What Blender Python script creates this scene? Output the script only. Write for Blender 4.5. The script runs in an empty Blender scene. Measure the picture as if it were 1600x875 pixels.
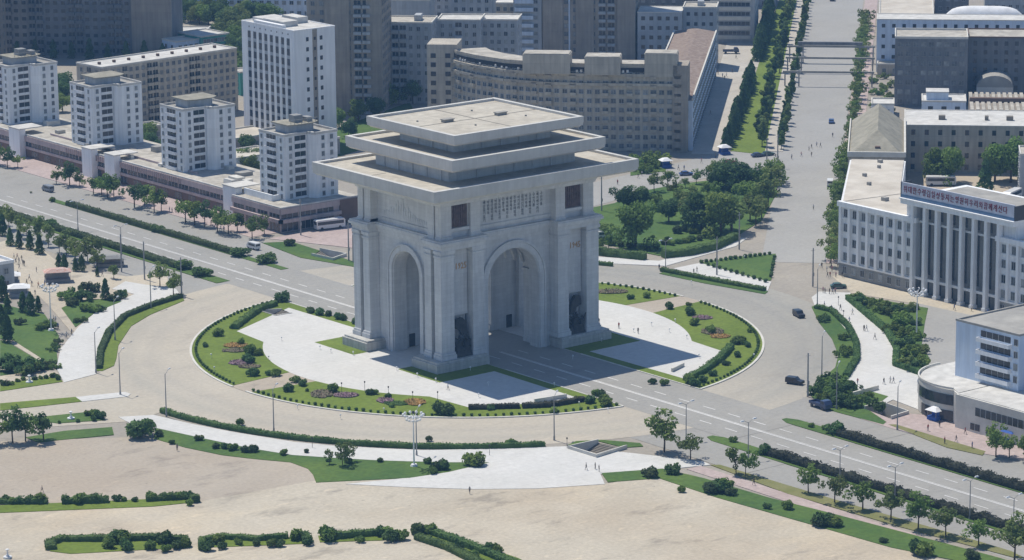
import bpy, math, random
from mathutils import Vector, Matrix
from mathutils.geometry import tessellate_polygon
R=math.radians
rng=random.Random(7)
sc=bpy.context.scene; col=sc.collection
# ---------------------------------------------------------------- camera, sky, sun, exposure
CAM=Vector((-519.68,-670.29,213.80)); YAW,PIT,ROLL=0.67037,0.22849,-0.0086065; FPX=5223.92
fw=Vector((math.sin(YAW)*math.cos(PIT),math.cos(YAW)*math.cos(PIT),-math.sin(PIT)))
r0=Vector((math.cos(YAW),-math.sin(YAW),0)); u0=r0.cross(fw)
rt=r0*math.cos(ROLL)+u0*math.sin(ROLL); up=u0*math.cos(ROLL)-r0*math.sin(ROLL)
cd=bpy.data.cameras.new('camera'); cam=bpy.data.objects.new('camera',cd); col.objects.link(cam)
cam.matrix_world=Matrix(((rt.x,up.x,-fw.x,CAM.x),(rt.y,up.y,-fw.y,CAM.y),(rt.z,up.z,-fw.z,CAM.z),(0,0,0,1)))
cd.sensor_width=36; cd.lens=FPX/1600*36; cd.clip_start=1; cd.clip_end=9000
sc.camera=cam
SUNV=Vector((-1.03,23.7,48.4)).normalized()
w=bpy.data.worlds.new('World'); sc.world=w; w.use_nodes=True
nt=w.node_tree; sky=nt.nodes.new('ShaderNodeTexSky'); sky.sky_type='NISHITA'; sky.sun_disc=False
sky.sun_elevation=math.asin(SUNV.z); sky.sun_rotation=math.atan2(SUNV.x,SUNV.y); sky.air_density=1.0; sky.dust_density=.2; sky.ozone_density=4
bg=nt.nodes['Background']; nt.links.new(sky.outputs[0],bg.inputs[0]); bg.inputs[1].default_value=0.095
sd=bpy.data.lights.new('sun','SUN'); sd.energy=3.9; sd.angle=R(.5); sd.color=(1,.94,.83)
so=bpy.data.objects.new('sun',sd); col.objects.link(so); so.rotation_euler=(-SUNV).to_track_quat('-Z','Y').to_euler(); so.location=(0,0,400)
sc.view_settings.view_transform='Standard'; sc.view_settings.look='None'; sc.view_settings.exposure=0.2; sc.view_settings.gamma=1
sc.cycles.volume_bounces=0; sc.cycles.max_bounces=5; sc.cycles.diffuse_bounces=3
# ---------------------------------------------------------------- helpers
def G(x,y,z=0.):
    "photo pixel -> world point on the level z"
    d=fw+rt*((x-800)/FPX)+up*((437.5-y)/FPX); t=(z-CAM.z)/d.z; p=CAM+d*t
    return (p.x,p.y)
def px(p):
    d=Vector(p)-CAM; z=d.dot(fw); return (800+FPX*d.dot(rt)/z, 437.5-FPX*d.dot(up)/z)
C45=math.sqrt(.5)
def S(s,t): return ((s+t)*C45,(s-t)*C45)       # street frame: s along the side street, t to its right
MATS={}
def mat(name,c,rough=.85,var=.12,scale=.3,c2=None,spec=.3,metal=0,joint=None,fine=0,streak=0,flo=.93,grid=None,radial=False,worn=0):
    if name in MATS: return MATS[name]
    m=bpy.data.materials.new(name); m.use_nodes=True; n=m.node_tree.nodes; l=m.node_tree.links; b=n['Principled BSDF']
    b.inputs['Roughness'].default_value=rough; b.inputs['Specular IOR Level'].default_value=spec; b.inputs['Metallic'].default_value=metal
    tc=n.new('ShaderNodeNewGeometry'); pos=tc.outputs['Position']
    nz=n.new('ShaderNodeTexNoise'); nz.inputs['Scale'].default_value=scale; nz.inputs['Detail'].default_value=5; nz.inputs['Roughness'].default_value=.62
    l.new(pos,nz.inputs['Vector'])
    rp=n.new('ShaderNodeValToRGB'); rp.color_ramp.elements[0].position=.33; rp.color_ramp.elements[1].position=.67
    a=[v*(1-var) for v in c]; d=[min(1,v*(1+var)) for v in c] if c2 is None else c2
    if c2 is not None: a=list(c)
    rp.color_ramp.elements[0].color=(*a,1); rp.color_ramp.elements[1].color=(*d,1)
    l.new(nz.outputs['Fac'],rp.inputs[0]); out=rp.outputs[0]
    def mulby(o,fac,lo):
        mx=n.new('ShaderNodeMixRGB'); mx.blend_type='MULTIPLY'; mx.inputs[0].default_value=1
        mr=n.new('ShaderNodeMapRange'); mr.inputs['From Min'].default_value=.35; mr.inputs['From Max'].default_value=.65
        mr.inputs['To Min'].default_value=lo; mr.inputs['To Max'].default_value=1.04
        l.new(fac,mr.inputs['Value']); l.new(o,mx.inputs[1]); l.new(mr.outputs[0],mx.inputs[2]); return mx.outputs[0]
    if fine:
        n2=n.new('ShaderNodeTexNoise'); n2.inputs['Scale'].default_value=fine; n2.inputs['Detail'].default_value=3; l.new(pos,n2.inputs['Vector'])
        out=mulby(out,n2.outputs['Fac'],flo)
    if worn:
        def lay(scale,lo,hi,colr,det=4,sx=1):
            q=n.new('ShaderNodeTexNoise'); q.inputs['Scale'].default_value=scale; q.inputs['Detail'].default_value=det; q.inputs['Roughness'].default_value=.68
            mp_=n.new('ShaderNodeMapping'); mp_.inputs['Location'].default_value=(scale*731,scale*97,0); mp_.inputs['Rotation'].default_value=(0,0,.6); mp_.inputs['Scale'].default_value=(sx,1,1); l.new(pos,mp_.inputs[0]); l.new(mp_.outputs[0],q.inputs['Vector'])
            r=n.new('ShaderNodeMapRange'); r.inputs['From Min'].default_value=lo; r.inputs['From Max'].default_value=hi; l.new(q.outputs['Fac'],r.inputs['Value'])
            m_=n.new('ShaderNodeMixRGB'); m_.blend_type='MULTIPLY'; m_.inputs[2].default_value=(*colr,1); l.new(r.outputs[0],m_.inputs[0]); l.new(out,m_.inputs[1]); return m_.outputs[0]
        w1=lambda c_: tuple(max(.3,1-(1-v)*worn) for v in c_)
        out=lay(.014,.42,.62,w1((.95,.925,.90)),3); out=lay(.035,.5,.68,w1((1.10,1.08,1.04)),5,.5); out=lay(.11,.56,.66,w1((.80,.80,.81)),6,.45); out=lay(.5,.66,.72,w1((.62,.62,.64)),5,.6)
        out=lay(.3,.60,.68,w1((1.13,1.11,1.08)),6,.5)
    if radial:
        sp=n.new('ShaderNodeVectorMath'); sp.operation='MULTIPLY'; sp.inputs[1].default_value=(1,1,0); l.new(pos,sp.inputs[0])
        ln=n.new('ShaderNodeVectorMath'); ln.operation='LENGTH'; l.new(sp.outputs[0],ln.inputs[0])
        wv=n.new('ShaderNodeMath'); wv.operation='MULTIPLY_ADD'; wv.inputs[1].default_value=5.0; l.new(nz.outputs['Fac'],wv.inputs[0]); l.new(ln.outputs['Value'],wv.inputs[2])
        m1=n.new('ShaderNodeMapRange'); m1.inputs['From Min'].default_value=75; m1.inputs['From Max'].default_value=105; l.new(wv.outputs[0],m1.inputs['Value'])
        r2=n.new('ShaderNodeValToRGB'); e=r2.color_ramp.elements; e[0].position=0; e[0].color=(1.0,.99,.97,1); e[1].position=1; e[1].color=(1,.99,.96,1)
        for q,cc in ((.3,(.99,.98,.96,1)),(.42,(.92,.92,.92,1)),(.52,(.98,.975,.96,1)),(.64,(.90,.91,.91,1)),(.78,(1,.985,.96,1))): k_=e.new(q); k_.color=cc
        l.new(m1.outputs[0],r2.inputs[0]); mx=n.new('ShaderNodeMixRGB'); mx.blend_type='MULTIPLY'; mx.inputs[0].default_value=1; l.new(out,mx.inputs[1]); l.new(r2.outputs[0],mx.inputs[2]); out=mx.outputs[0]
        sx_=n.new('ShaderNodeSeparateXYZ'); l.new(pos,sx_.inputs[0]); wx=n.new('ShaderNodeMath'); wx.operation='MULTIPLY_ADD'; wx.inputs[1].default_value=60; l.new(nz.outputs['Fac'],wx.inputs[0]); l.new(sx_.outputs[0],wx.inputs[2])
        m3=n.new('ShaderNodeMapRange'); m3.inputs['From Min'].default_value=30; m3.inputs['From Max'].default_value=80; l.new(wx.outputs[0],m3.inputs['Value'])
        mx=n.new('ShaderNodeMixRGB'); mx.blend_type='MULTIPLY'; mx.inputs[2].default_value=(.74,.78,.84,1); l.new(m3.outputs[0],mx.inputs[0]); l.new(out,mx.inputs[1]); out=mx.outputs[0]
    if grid:
        bt=n.new('ShaderNodeTexBrick'); bt.offset=0; bt.inputs['Scale'].default_value=1; bt.inputs['Brick Width'].default_value=grid[0]; bt.inputs['Row Height'].default_value=grid[0]
        bt.inputs['Mortar Size'].default_value=grid[2] if len(grid)>2 else .05; bt.inputs['Color1'].default_value=(1,1,1,1); bt.inputs['Color2'].default_value=(.965,.963,.96,1); bt.inputs['Mortar'].default_value=(grid[1],)*3+(1,)
        l.new(pos,bt.inputs['Vector']); mx=n.new('ShaderNodeMixRGB'); mx.blend_type='MULTIPLY'; mx.inputs[0].default_value=1; l.new(out,mx.inputs[1]); l.new(bt.outputs[0],mx.inputs[2]); out=mx.outputs[0]
    if streak:
        mp=n.new('ShaderNodeMapping'); mp.inputs['Scale'].default_value=(.9,.9,.06); l.new(pos,mp.inputs[0])
        n3=n.new('ShaderNodeTexNoise'); n3.inputs['Scale'].default_value=1.2; n3.inputs['Detail'].default_value=4; l.new(mp.outputs[0],n3.inputs['Vector'])
        out=mulby(out,n3.outputs['Fac'],1-streak)
    if joint:
        jw,jh,js=joint
        sx=n.new('ShaderNodeSeparateXYZ'); l.new(pos,sx.inputs[0]); ad=n.new('ShaderNodeMath'); l.new(sx.outputs[0],ad.inputs[0]); l.new(sx.outputs[1],ad.inputs[1])
        cb=n.new('ShaderNodeCombineXYZ'); l.new(ad.outputs[0],cb.inputs[0]); l.new(sx.outputs[2],cb.inputs[1])
        bt=n.new('ShaderNodeTexBrick'); bt.inputs['Scale'].default_value=1; bt.inputs['Brick Width'].default_value=jw; bt.inputs['Row Height'].default_value=jh
        bt.inputs['Mortar Size'].default_value=.05; bt.inputs['Color1'].default_value=(1,1,1,1); bt.inputs['Color2'].default_value=(.91,.91,.92,1); bt.inputs['Mortar'].default_value=(js,js,js,1)
        bt.inputs['Mortar Smooth'].default_value=.3
        l.new(cb.outputs[0],bt.inputs['Vector']); mx=n.new('ShaderNodeMixRGB'); mx.blend_type='MULTIPLY'; mx.inputs[0].default_value=1
        l.new(out,mx.inputs[1]); l.new(bt.outputs[0],mx.inputs[2]); out=mx.outputs[0]
    l.new(out,b.inputs['Base Color']); MATS[name]=m; return m
def leafmat(name,c,c2,sc_=.35,fl=0.25):
    m=mat(name,c,.75,scale=sc_,c2=c2,spec=.15); n=m.node_tree.nodes; l=m.node_tree.links  # noise puts light and dark clumps into leaf colour in place of shading
    oi=n.new('ShaderNodeObjectInfo'); hs=n.new('ShaderNodeHueSaturation'); b=n['Principled BSDF']; src=b.inputs['Base Color'].links[0].from_socket
    mr=n.new('ShaderNodeMapRange'); mr.inputs['To Min'].default_value=1-fl; mr.inputs['To Max'].default_value=1+fl; l.new(oi.outputs['Random'],mr.inputs[0])
    l.new(mr.outputs[0],hs.inputs['Value']); l.new(src,hs.inputs['Color'])
    mr2=n.new('ShaderNodeMapRange'); mr2.inputs['To Min'].default_value=.485; mr2.inputs['To Max'].default_value=.512; 
    n2=n.new('ShaderNodeMath'); n2.operation='FRACT'; n3=n.new('ShaderNodeMath'); n3.operation='MULTIPLY'; n3.inputs[1].default_value=7.3
    l.new(oi.outputs['Random'],n3.inputs[0]); l.new(n3.outputs[0],n2.inputs[0]); l.new(n2.outputs[0],mr2.inputs[0]); l.new(mr2.outputs[0],hs.inputs['Hue'])
    l.new(hs.outputs[0],b.inputs['Base Color'])
    tl=n.new('ShaderNodeBsdfTranslucent'); mxs=n.new('ShaderNodeMixShader'); mxs.inputs[0].default_value=.38; l.new(hs.outputs[0],tl.inputs[0])
    l.new(b.outputs[0],mxs.inputs[1]); l.new(tl.outputs[0],mxs.inputs[2]); l.new(mxs.outputs[0],n['Material Output'].inputs['Surface']); return m
class MB:
    def __init__(s): s.v=[]; s.f=[]; s.m=[]
    def add(s,vs,fs,mi=0):
        k=len(s.v); s.v+= [tuple(v) for v in vs]; s.f+=[tuple(i+k for i in f) for f in fs]; s.m+=[mi]*len(fs)
    def box(s,x0,y0,z0,x1,y1,z1,mi=0):
        if x0>x1: x0,x1=x1,x0
        if y0>y1: y0,y1=y1,y0
        s.add([(x0,y0,z0),(x1,y0,z0),(x1,y1,z0),(x0,y1,z0),(x0,y0,z1),(x1,y0,z1),(x1,y1,z1),(x0,y1,z1)],
              [(3,2,1,0),(4,5,6,7),(0,1,5,4),(1,2,6,5),(2,3,7,6),(3,0,4,7)],mi); return s
    def frus(s,a,b,mi=0):
        "frustum between two rectangles a=(x0,y0,x1,y1,z)"
        p=lambda q:[(q[0],q[1],q[4]),(q[2],q[1],q[4]),(q[2],q[3],q[4]),(q[0],q[3],q[4])]
        s.add(p(a)+p(b),[(3,2,1,0),(4,5,6,7),(0,1,5,4),(1,2,6,5),(2,3,7,6),(3,0,4,7)],mi); return s
    def prism(s,poly,z0,z1,mi=0,mt=None,bottom=True):
        n=len(poly)
        if sum(poly[i][0]*poly[(i+1)%n][1]-poly[(i+1)%n][0]*poly[i][1] for i in range(n))<0: poly=poly[::-1]
        tri=tessellate_polygon([[Vector((p[0],p[1],0)) for p in poly]])
        def up_(t):
            a,b,c=[poly[i] for i in t]
            return t if (b[0]-a[0])*(c[1]-a[1])-(b[1]-a[1])*(c[0]-a[0])>0 else t[::-1]
        tri=[up_(t) for t in tri]
        vs=[(p[0],p[1],z0) for p in poly]+[(p[0],p[1],z1) for p in poly]
        s.add(vs,[tuple(n+i for i in t) for t in tri],mi if mt is None else mt)
        k=len(s.v)-2*n
        fs=[(i,(i+1)%n,(i+1)%n+n,i+n) for i in range(n)]+([t[::-1] for t in tri] if bottom else [])
        s.f+=[tuple(i+k for i in f) for f in fs]; s.m+=[mi]*len(fs); return s
    def cyl(s,x,y,z0,z1,ra,rb=None,n=8,mi=0,cap=True):
        rb=ra if rb is None else rb
        vs=[(x+ra*math.cos(2*math.pi*i/n),y+ra*math.sin(2*math.pi*i/n),z0) for i in range(n)]+[(x+rb*math.cos(2*math.pi*i/n),y+rb*math.sin(2*math.pi*i/n),z1) for i in range(n)]
        s.add(vs,[(i,(i+1)%n,(i+1)%n+n,i+n) for i in range(n)]+([tuple(range(n))[::-1],tuple(range(n,2*n))] if cap else []),mi); return s
    def tube(s,a,b,ra,rb,n=5,mi=0):
        a=Vector(a);b=Vector(b);d=(b-a).normalized();q=d.orthogonal().normalized();p=d.cross(q)
        vs=[a+(q*math.cos(2*math.pi*i/n)+p*math.sin(2*math.pi*i/n))*ra for i in range(n)]+[b+(q*math.cos(2*math.pi*i/n)+p*math.sin(2*math.pi*i/n))*rb for i in range(n)]
        s.add(vs,[(i,(i+1)%n,(i+1)%n+n,i+n) for i in range(n)]+[tuple(range(n))[::-1],tuple(range(n,2*n))],mi); return s
    def ball(s,x,y,z,rx,ry,rz,n=8,m=5,mi=0):
        vs=[(x,y,z-rz)];
        for j in range(1,m):
            a=-math.pi/2+math.pi*j/m
            vs+=[(x+rx*math.cos(a)*math.cos(2*math.pi*i/n),y+ry*math.cos(a)*math.sin(2*math.pi*i/n),z+rz*math.sin(a)) for i in range(n)]
        vs.append((x,y,z+rz)); fs=[(0,1+(i+1)%n,1+i) for i in range(n)]
        for j in range(m-2): fs+=[(1+j*n+i,1+j*n+(i+1)%n,1+(j+1)*n+(i+1)%n,1+(j+1)*n+i) for i in range(n)]
        k=len(vs)-1; fs+=[(k,1+(m-2)*n+i,1+(m-2)*n+(i+1)%n) for i in range(n)]
        s.add(vs,fs,mi); return s
    def leaf(s,p,sz,rg,mi=0,nrm=None):
        n_=Vector((rg.gauss(0,1),rg.gauss(0,1),rg.gauss(0,1)+.5)) if nrm is None else Vector(nrm)+Vector((rg.gauss(0,.5),rg.gauss(0,.5),rg.gauss(0,.5)))
        n_.normalize(); q=n_.orthogonal().normalized(); q=q*math.cos(1.7*len(s.v))+n_.cross(q)*math.sin(1.7*len(s.v)); r_=n_.cross(q); P=Vector(p)
        a=sz*rg.uniform(.7,1.3);b=sz*rg.uniform(.45,.9)
        s.add([P+q*a,P+r_*b,P-q*a*rg.uniform(.6,1),P-r_*b],[(0,1,2,3)],mi)
    def mesh(s,name,mats,smooth=False):
        me=bpy.data.meshes.new(name); me.from_pydata([tuple(v) for v in s.v],[],s.f)
        for m in (mats if isinstance(mats,(list,tuple)) else [mats]): me.materials.append(m)
        if len(me.materials)>1: me.polygons.foreach_set('material_index',s.m)
        if smooth: me.polygons.foreach_set('use_smooth',[True]*len(me.polygons))
        me.update(); return me
    def build(s,name,mats,parent=None,loc=None,rz=0,smooth=False):
        return link(name,s.mesh(name,mats,smooth),parent,loc,rz)
def link(name,me,parent=None,loc=None,rz=0):
    o=bpy.data.objects.new(name,me); col.objects.link(o)
    if parent: o.parent=parent
    if loc is not None: o.location=loc if len(loc)==3 else (*loc,0)
    o.rotation_euler.z=rz; return o
def tag(o,label=None,cat=None,group=None,kind=None):
    if label: o['label']=label
    if cat: o['category']=cat
    if group: o['group']=group
    if kind: o['kind']=kind
    return o
def thing(name,label,cat,loc=(0,0,0),rz=0,group=None):
    o=bpy.data.objects.new(name,None); o.empty_display_size=.5; col.objects.link(o)
    o.location=loc if len(loc)==3 else (*loc,0); o.rotation_euler.z=rz; return tag(o,label,cat,group)
def copy_tree(o,loc=None,rz=None,label=None,parent=None):
    c=o.copy(); col.objects.link(c)
    if parent is not None: c.parent=parent
    if loc is not None: c.location=loc if len(loc)==3 else (*loc,0)
    if rz is not None: c.rotation_euler.z=rz
    if label: c['label']=label
    for ch in KIDS.get(o.name,()): 
        copy_tree(ch,parent=c)
    return c
KIDS={}
def proto(o):
    KIDS[o.name]=list(o.children)
    for c in o.children: proto(c)
    return o
ORD=['first','second','third','fourth','fifth','sixth','seventh','eighth','ninth','tenth','eleventh','twelfth']
def od(i):
    if i<12: return ORD[i]
    k=i+1; return '%d%s'%(k,'th' if 10<k%100<14 else {1:'st',2:'nd',3:'rd'}.get(k%10,'th'))
# ---------------------------------------------------------------- materials
M=dict(
 ground=mat('dusty_ground',(.34,.31,.265),scale=.05,var=.08,fine=.9,flo=.9,worn=.8),
 asphalt=mat('pale_asphalt',(.305,.297,.275),scale=.04,c2=(.34,.33,.305),fine=.9,flo=.93,worn=.5),
 streetm=mat('street_surface',(.325,.318,.30),scale=.04,c2=(.36,.352,.333),fine=.9,flo=.94,worn=.4),
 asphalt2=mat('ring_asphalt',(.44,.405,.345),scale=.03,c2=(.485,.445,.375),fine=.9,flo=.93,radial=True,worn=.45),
 white_pave=mat('white_paving',(.57,.565,.54),scale=.07,c2=(.62,.612,.59),fine=.8,flo=.95,grid=(2.4,.90),worn=.35),
 tan=mat('tan_plaza',(.475,.425,.34),scale=.05,c2=(.535,.48,.385),fine=1.1,flo=.9,grid=(9,.94,.14),worn=1.5),
 grayp=mat('grey_plaza',(.40,.35,.285),scale=.05,c2=(.435,.38,.31),fine=1.1,flo=.92,worn=1.2),
 pink=mat('pink_paving',(.42,.335,.31),scale=.1,c2=(.49,.40,.375),fine=.8,flo=.88,grid=(3,.93)),
 market=mat('market_paving',(.44,.41,.36),scale=.1,c2=(.52,.485,.43),fine=.9,flo=.92,worn=.6,grid=(3,.94)),
 kerb=mat('kerb_stone',(.6,.58,.53)),
 paint=mat('road_paint',(.62,.61,.58),scale=.5,c2=(.75,.74,.72)),
 grass=mat('lawn_grass',(.115,.17,.014),scale=.07,c2=(.165,.225,.028),fine=.9,flo=.8),
 dgrass=mat('deep_grass',(.05,.115,.022),scale=.05,c2=(.105,.17,.028),fine=.9,flo=.8),
 ygrass=mat('dry_grass',(.16,.17,.05),scale=.2,c2=(.22,.21,.09),fine=1.5),
 stone=mat('arch_granite',(.58,.585,.59),scale=.12,c2=(.68,.685,.685),joint=(2.6,1.0,.86),streak=.09),
 stone2=mat('podium_granite',(.50,.49,.46),scale=.2,c2=(.60,.59,.55),joint=(2.2,1.0,.78),streak=.2),
 rim=mat('eave_stone',(.52,.51,.485),scale=.2,c2=(.60,.59,.56),streak=.05),
 deck=mat('roof_deck',(.46,.42,.35),scale=.18,c2=(.56,.52,.44),fine=.5,flo=.85,grid=(3,.93)),
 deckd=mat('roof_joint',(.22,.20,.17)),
 bronze=mat('dark_bronze',(.045,.045,.045),.6,var=.4,scale=1.2),
  relief=mat('reddish_bronze',(.11,.075,.068),.6,var=.35,scale=1.2),
 gold=mat('gilded_numerals',(.50,.29,.12),.5),
 white=mat('white_wall',(.78,.80,.82),scale=.1,c2=(.86,.87,.88),streak=.12,joint=(6,3,.9)),
 bwhite=mat('bright_white_wall',(.78,.79,.81),scale=.1,c2=(.86,.87,.88),streak=.07),
 beige=mat('beige_panel',(0.461,0.416,0.346),scale=.15,c2=(0.576,0.525,0.435),joint=(3.2,3,.75),streak=.2),
 brown=mat('brown_panel',(0.320,0.282,0.237),scale=.15,c2=(0.422,0.371,0.307),joint=(3.2,3,.8),streak=.2),
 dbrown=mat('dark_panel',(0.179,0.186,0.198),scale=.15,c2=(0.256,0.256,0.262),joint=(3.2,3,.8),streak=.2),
 bluegrey=mat('bluegrey_panel',(0.384,0.410,0.435),scale=.15,c2=(0.486,0.506,0.525),joint=(3.2,3,.85),streak=.15),
 bluewall=mat('pale_blue_wall',(0.538,0.640,0.794),scale=.15,c2=(0.640,0.730,0.850),streak=.12),
 greenw=mat('green_wall',(.06,.30,.25),scale=.3,c2=(.12,.38,.32),streak=.2),
 pinkw=mat('pink_wall',(0.461,0.371,0.358),scale=.2,c2=(0.550,0.454,0.435),streak=.12,joint=(4,4,.85)),
 brownw=mat('brown_plinth',(.17,.115,.09),scale=.3),
 greyw=mat('grey_plinth',(.30,.30,.29),scale=.3,joint=(1.6,.8,.8)),
 roof=mat('flat_roof',(.42,.39,.335),scale=.1,c2=(.54,.505,.44),fine=.4,flo=.8,grid=(4,.9)),
 roofw=mat('white_roof',(.55,.535,.50),scale=.12,c2=(.66,.645,.61),fine=.4,flo=.82),
 roofg=mat('grey_roof',(.28,.27,.25),scale=.15,c2=(.40,.385,.35),fine=.4),
 patch=mat('patched_roof',(.48,.43,.36),scale=.09,c2=(.62,.575,.50),fine=.25),
 tile=mat('red_tile_roof',(.20,.14,.11),scale=.6,c2=(.33,.265,.22),fine=1.2),
 oldroof=mat('weathered_roof',(.25,.235,.185),scale=.2,c2=(.36,.335,.27),fine=.8),
 glass=mat('window_glass',(.03,.038,.048),.12,var=.5,scale=.33,spec=.6),
 glass2=mat('pale_window',(.12,.135,.15),.2,var=.6,scale=.41,spec=.5),
 glass3=mat('curtained_window',(.28,.29,.29),.4,var=.4,scale=.5),
 frame=mat('window_frame',(.45,.47,.48)),
 dark=mat('dark_door_and_shade',(.035,.035,.04)),
 trunk=mat('bark',(.10,.075,.055),scale=2),
 pole=mat('grey_pole',(.30,.30,.30),.5),
 wmetal=mat('white_metal',(.75,.75,.75),.4),
 dmetal=mat('dark_metal',(.05,.05,.055),.5),
 skin=mat('skin',(.35,.21,.14)),
 red=mat('red_letters',(.22,.03,.045),.6),
 blueband=mat('blue_band',(.10,.18,.30),.6),
 orange=mat('orange_flowers',(.50,.27,.08),scale=1.1,c2=(.26,.20,.08),fine=3,flo=.7),
 purple=mat('purple_flowers',(.34,.19,.29),scale=1.1,c2=(.20,.17,.13),fine=3,flo=.7),
 mauve=mat('mauve_plants',(.24,.17,.14),scale=1.1,c2=(.15,.17,.08),fine=3,flo=.7),
  lilac=mat('pale_lilac_board',(.54,.56,.64)),
 canvas=mat('white_canvas',(.78,.78,.78)),
 ocanvas=mat('orange_canvas',(.52,.26,.19),scale=1,c2=(.6,.5,.45)),
 bcanvas=mat('blue_canvas',(.05,.12,.40)),
)
L1=leafmat('leaf_mid',(.115,.19,.045),(.235,.325,.085),.5)
L2=leafmat('leaf_dark',(.065,.13,.045),(.14,.225,.08),.5)
L3=leafmat('leaf_light',(.13,.19,.05),(.25,.31,.10),.5)
L4=leafmat('leaf_olive',(.13,.19,.06),(.25,.31,.10),.6)
LH=leafmat('hedge_leaf',(.075,.115,.05),(.14,.19,.08),.25,.12)
LHB=leafmat('hedge_leaf_bronze',(.04,.048,.035),(.085,.09,.06),.25,.12)
LG=leafmat('hedge_leaf_green',(.08,.15,.05),(.155,.245,.08),.25,.12)
# ---------------------------------------------------------------- ground, roads, paths
PITS=[]   # underpass openings cut through the ground sheets: world polygons
def pit(pxs): p=[G(*q) for q in pxs]; PITS.append(p); return p
PIT_S=pit([(935,692),(890,702),(932,715),(977,701)])
PIT_N=pit([(500,392),(488,400),(520,407),(540,400)])
PIT_E=pit([(1352,640),(1378,633),(1418,647),(1392,655)])
PIT_NW=pit([(404,486),(440,484),(455,490),(430,494)])
def inside(p,poly):
    c=False; n=len(poly)
    for i in range(n):
        (x1,y1),(x2,y2)=poly[i],poly[i-1]
        if (y1>p[1])!=(y2>p[1]) and p[0]<(x2-x1)*(p[1]-y1)/(y2-y1)+x1: c=not c
    return c
def sheet(name,polys,z,m,thick=0,kind='structure',cat=None,label=None):
    "flat sheet (thick=0) or slab with a real step; stairwell openings are cut through it"
    mb=MB(); cut=[]
    for poly in polys:
        hs=[]; part=[]
        for h in PITS:
            k=sum(inside(p,poly) for p in h)+inside((sum(p[0] for p in h)/4,sum(p[1] for p in h)/4),poly)
            if k==5: hs.append(h)
            elif k: part.append(h)
        if part: cut+=part
        if hs and not part:
            loops=[[Vector((p[0],p[1],0)) for p in poly]]+[[Vector((p[0],p[1],0)) for p in h] for h in hs]
            flat=[p for lp in loops for p in lp]; fs=[]
            for t in tessellate_polygon(loops):
                a,b,c=[flat[i] for i in t]
                fs.append(tuple(t) if (b-a).cross(c-a).z>0 else tuple(t)[::-1])
            mb.add([(p.x,p.y,z) for p in flat],fs)
            if thick:
                n=len(poly); mb.add([(p[0],p[1],z-thick) for p in poly]+[(p[0],p[1],z) for p in poly],[(i,(i+1)%n,(i+1)%n+n,i+n) for i in range(n)])
        elif thick or part:
            if part: cut+=hs
            mb.prism(poly,z-(thick or .005),z,bottom=bool(part))
        else:
            n0=len(mb.f); mb.prism(poly,z-.001,z,bottom=False)
            mb.f=mb.f[:n0]+[f for f in mb.f[n0:] if all(abs(mb.v[i][2]-z)<1e-5 for i in f)]; mb.m=[0]*len(mb.f)
    o=mb.build(name,m)
    if cut:
        cb=MB()
        for h in cut: cb.prism(h,-2,2)
        co=cb.build('cutter',m); boolean(o,co)
    return tag(o,label,cat,None,kind)
def boolean(o,co,solver='EXACT'):
    md=o.modifiers.new('b','BOOLEAN'); md.operation='DIFFERENCE'; md.object=co; md.solver=solver
    bpy.context.view_layer.update(); dg=bpy.context.evaluated_depsgraph_get()
    me=bpy.data.meshes.new_from_object(o.evaluated_get(dg)); old=o.data; nm=old.name; o.modifiers.clear(); o.data=me; me.name=nm
    bpy.data.objects.remove(co)
def arc(r,a0,a1,n=40,c=(0,0)): return [(c[0]+r*math.cos(R(a0+(a1-a0)*i/n)),c[1]+r*math.sin(R(a0+(a1-a0)*i/n))) for i in range(n+1)]
def P(*q): return [G(*a) for a in q]
BIG=[(-3000,-3000),(4000,-3000),(4000,5000),(-3000,5000)]
sheet('ground',[BIG],-.02,M['ground'])
sheet('main_road',[[(-29,-420),(-29,700),(27,700),(27,-420)]],0,M['asphalt'])
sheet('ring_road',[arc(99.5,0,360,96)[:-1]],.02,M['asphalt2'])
sheet('side_street',[[S(100,70),S(100,88.6),S(200,90),S(900,96),S(900,71)]],.03,M['streetm'])
sheet('west_road',[P((-150,612),(0,600),(110,594),(190,575),(262,640),(215,658),(0,672),(-150,678))],.035,M['asphalt2'])
sheet('back_road',[P((900,330),(900,292),(1000,268),(1130,238),(1240,228),(1250,262),(1215,262),(1130,272),(1010,300))],.04,M['streetm'])
sheet('south_plaza',[P((-200,790),(0,780),(305,752),(480,727),(540,745),(740,755),(940,757),(1030,742),(1180,795),(1392,853),(1600,910),(1600,1100),(-200,1100))],.045,M['tan'])
sheet('west_plaza',[P((-200,705),(0,690),(175,684),(240,682),(330,700),(480,728),(497,750),(305,785),(0,800),(-200,812))],.05,M['grayp'])
sheet('park_square',[P((-60,400),(10,375),(60,385),(110,425),(140,425),(200,432),(262,425),(262,465),(170,480),(118,520),(60,462),(-60,480))],.05,M['tan'])
sheet('yard',[[S(195,112),S(238,112),S(238,190),S(195,190)]],.05,M['grayp'])
sheet('east_forecourt',[P((1300,432),(1330,458),(1430,475),(1545,500),(1640,522),(1640,505),(1308,428))],.05,M['tan'])
sheet('east_car_park',[P((1425,472),(1545,499),(1640,521),(1640,600),(1450,600),(1440,540))],.056,M['streetm'])
sheet('main_road',[[(-12.1,-112),(-12.1,112),(12.5,112),(12.5,-112)]],.045,M['asphalt'])
sheet('main_road',[[(-29,-97),(-29,-135),(-12,-135),(-12,-108)],[(27,-95),(12.4,-108),(12.4,-135),(27,-135)]],.043,M['asphalt'])
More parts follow.
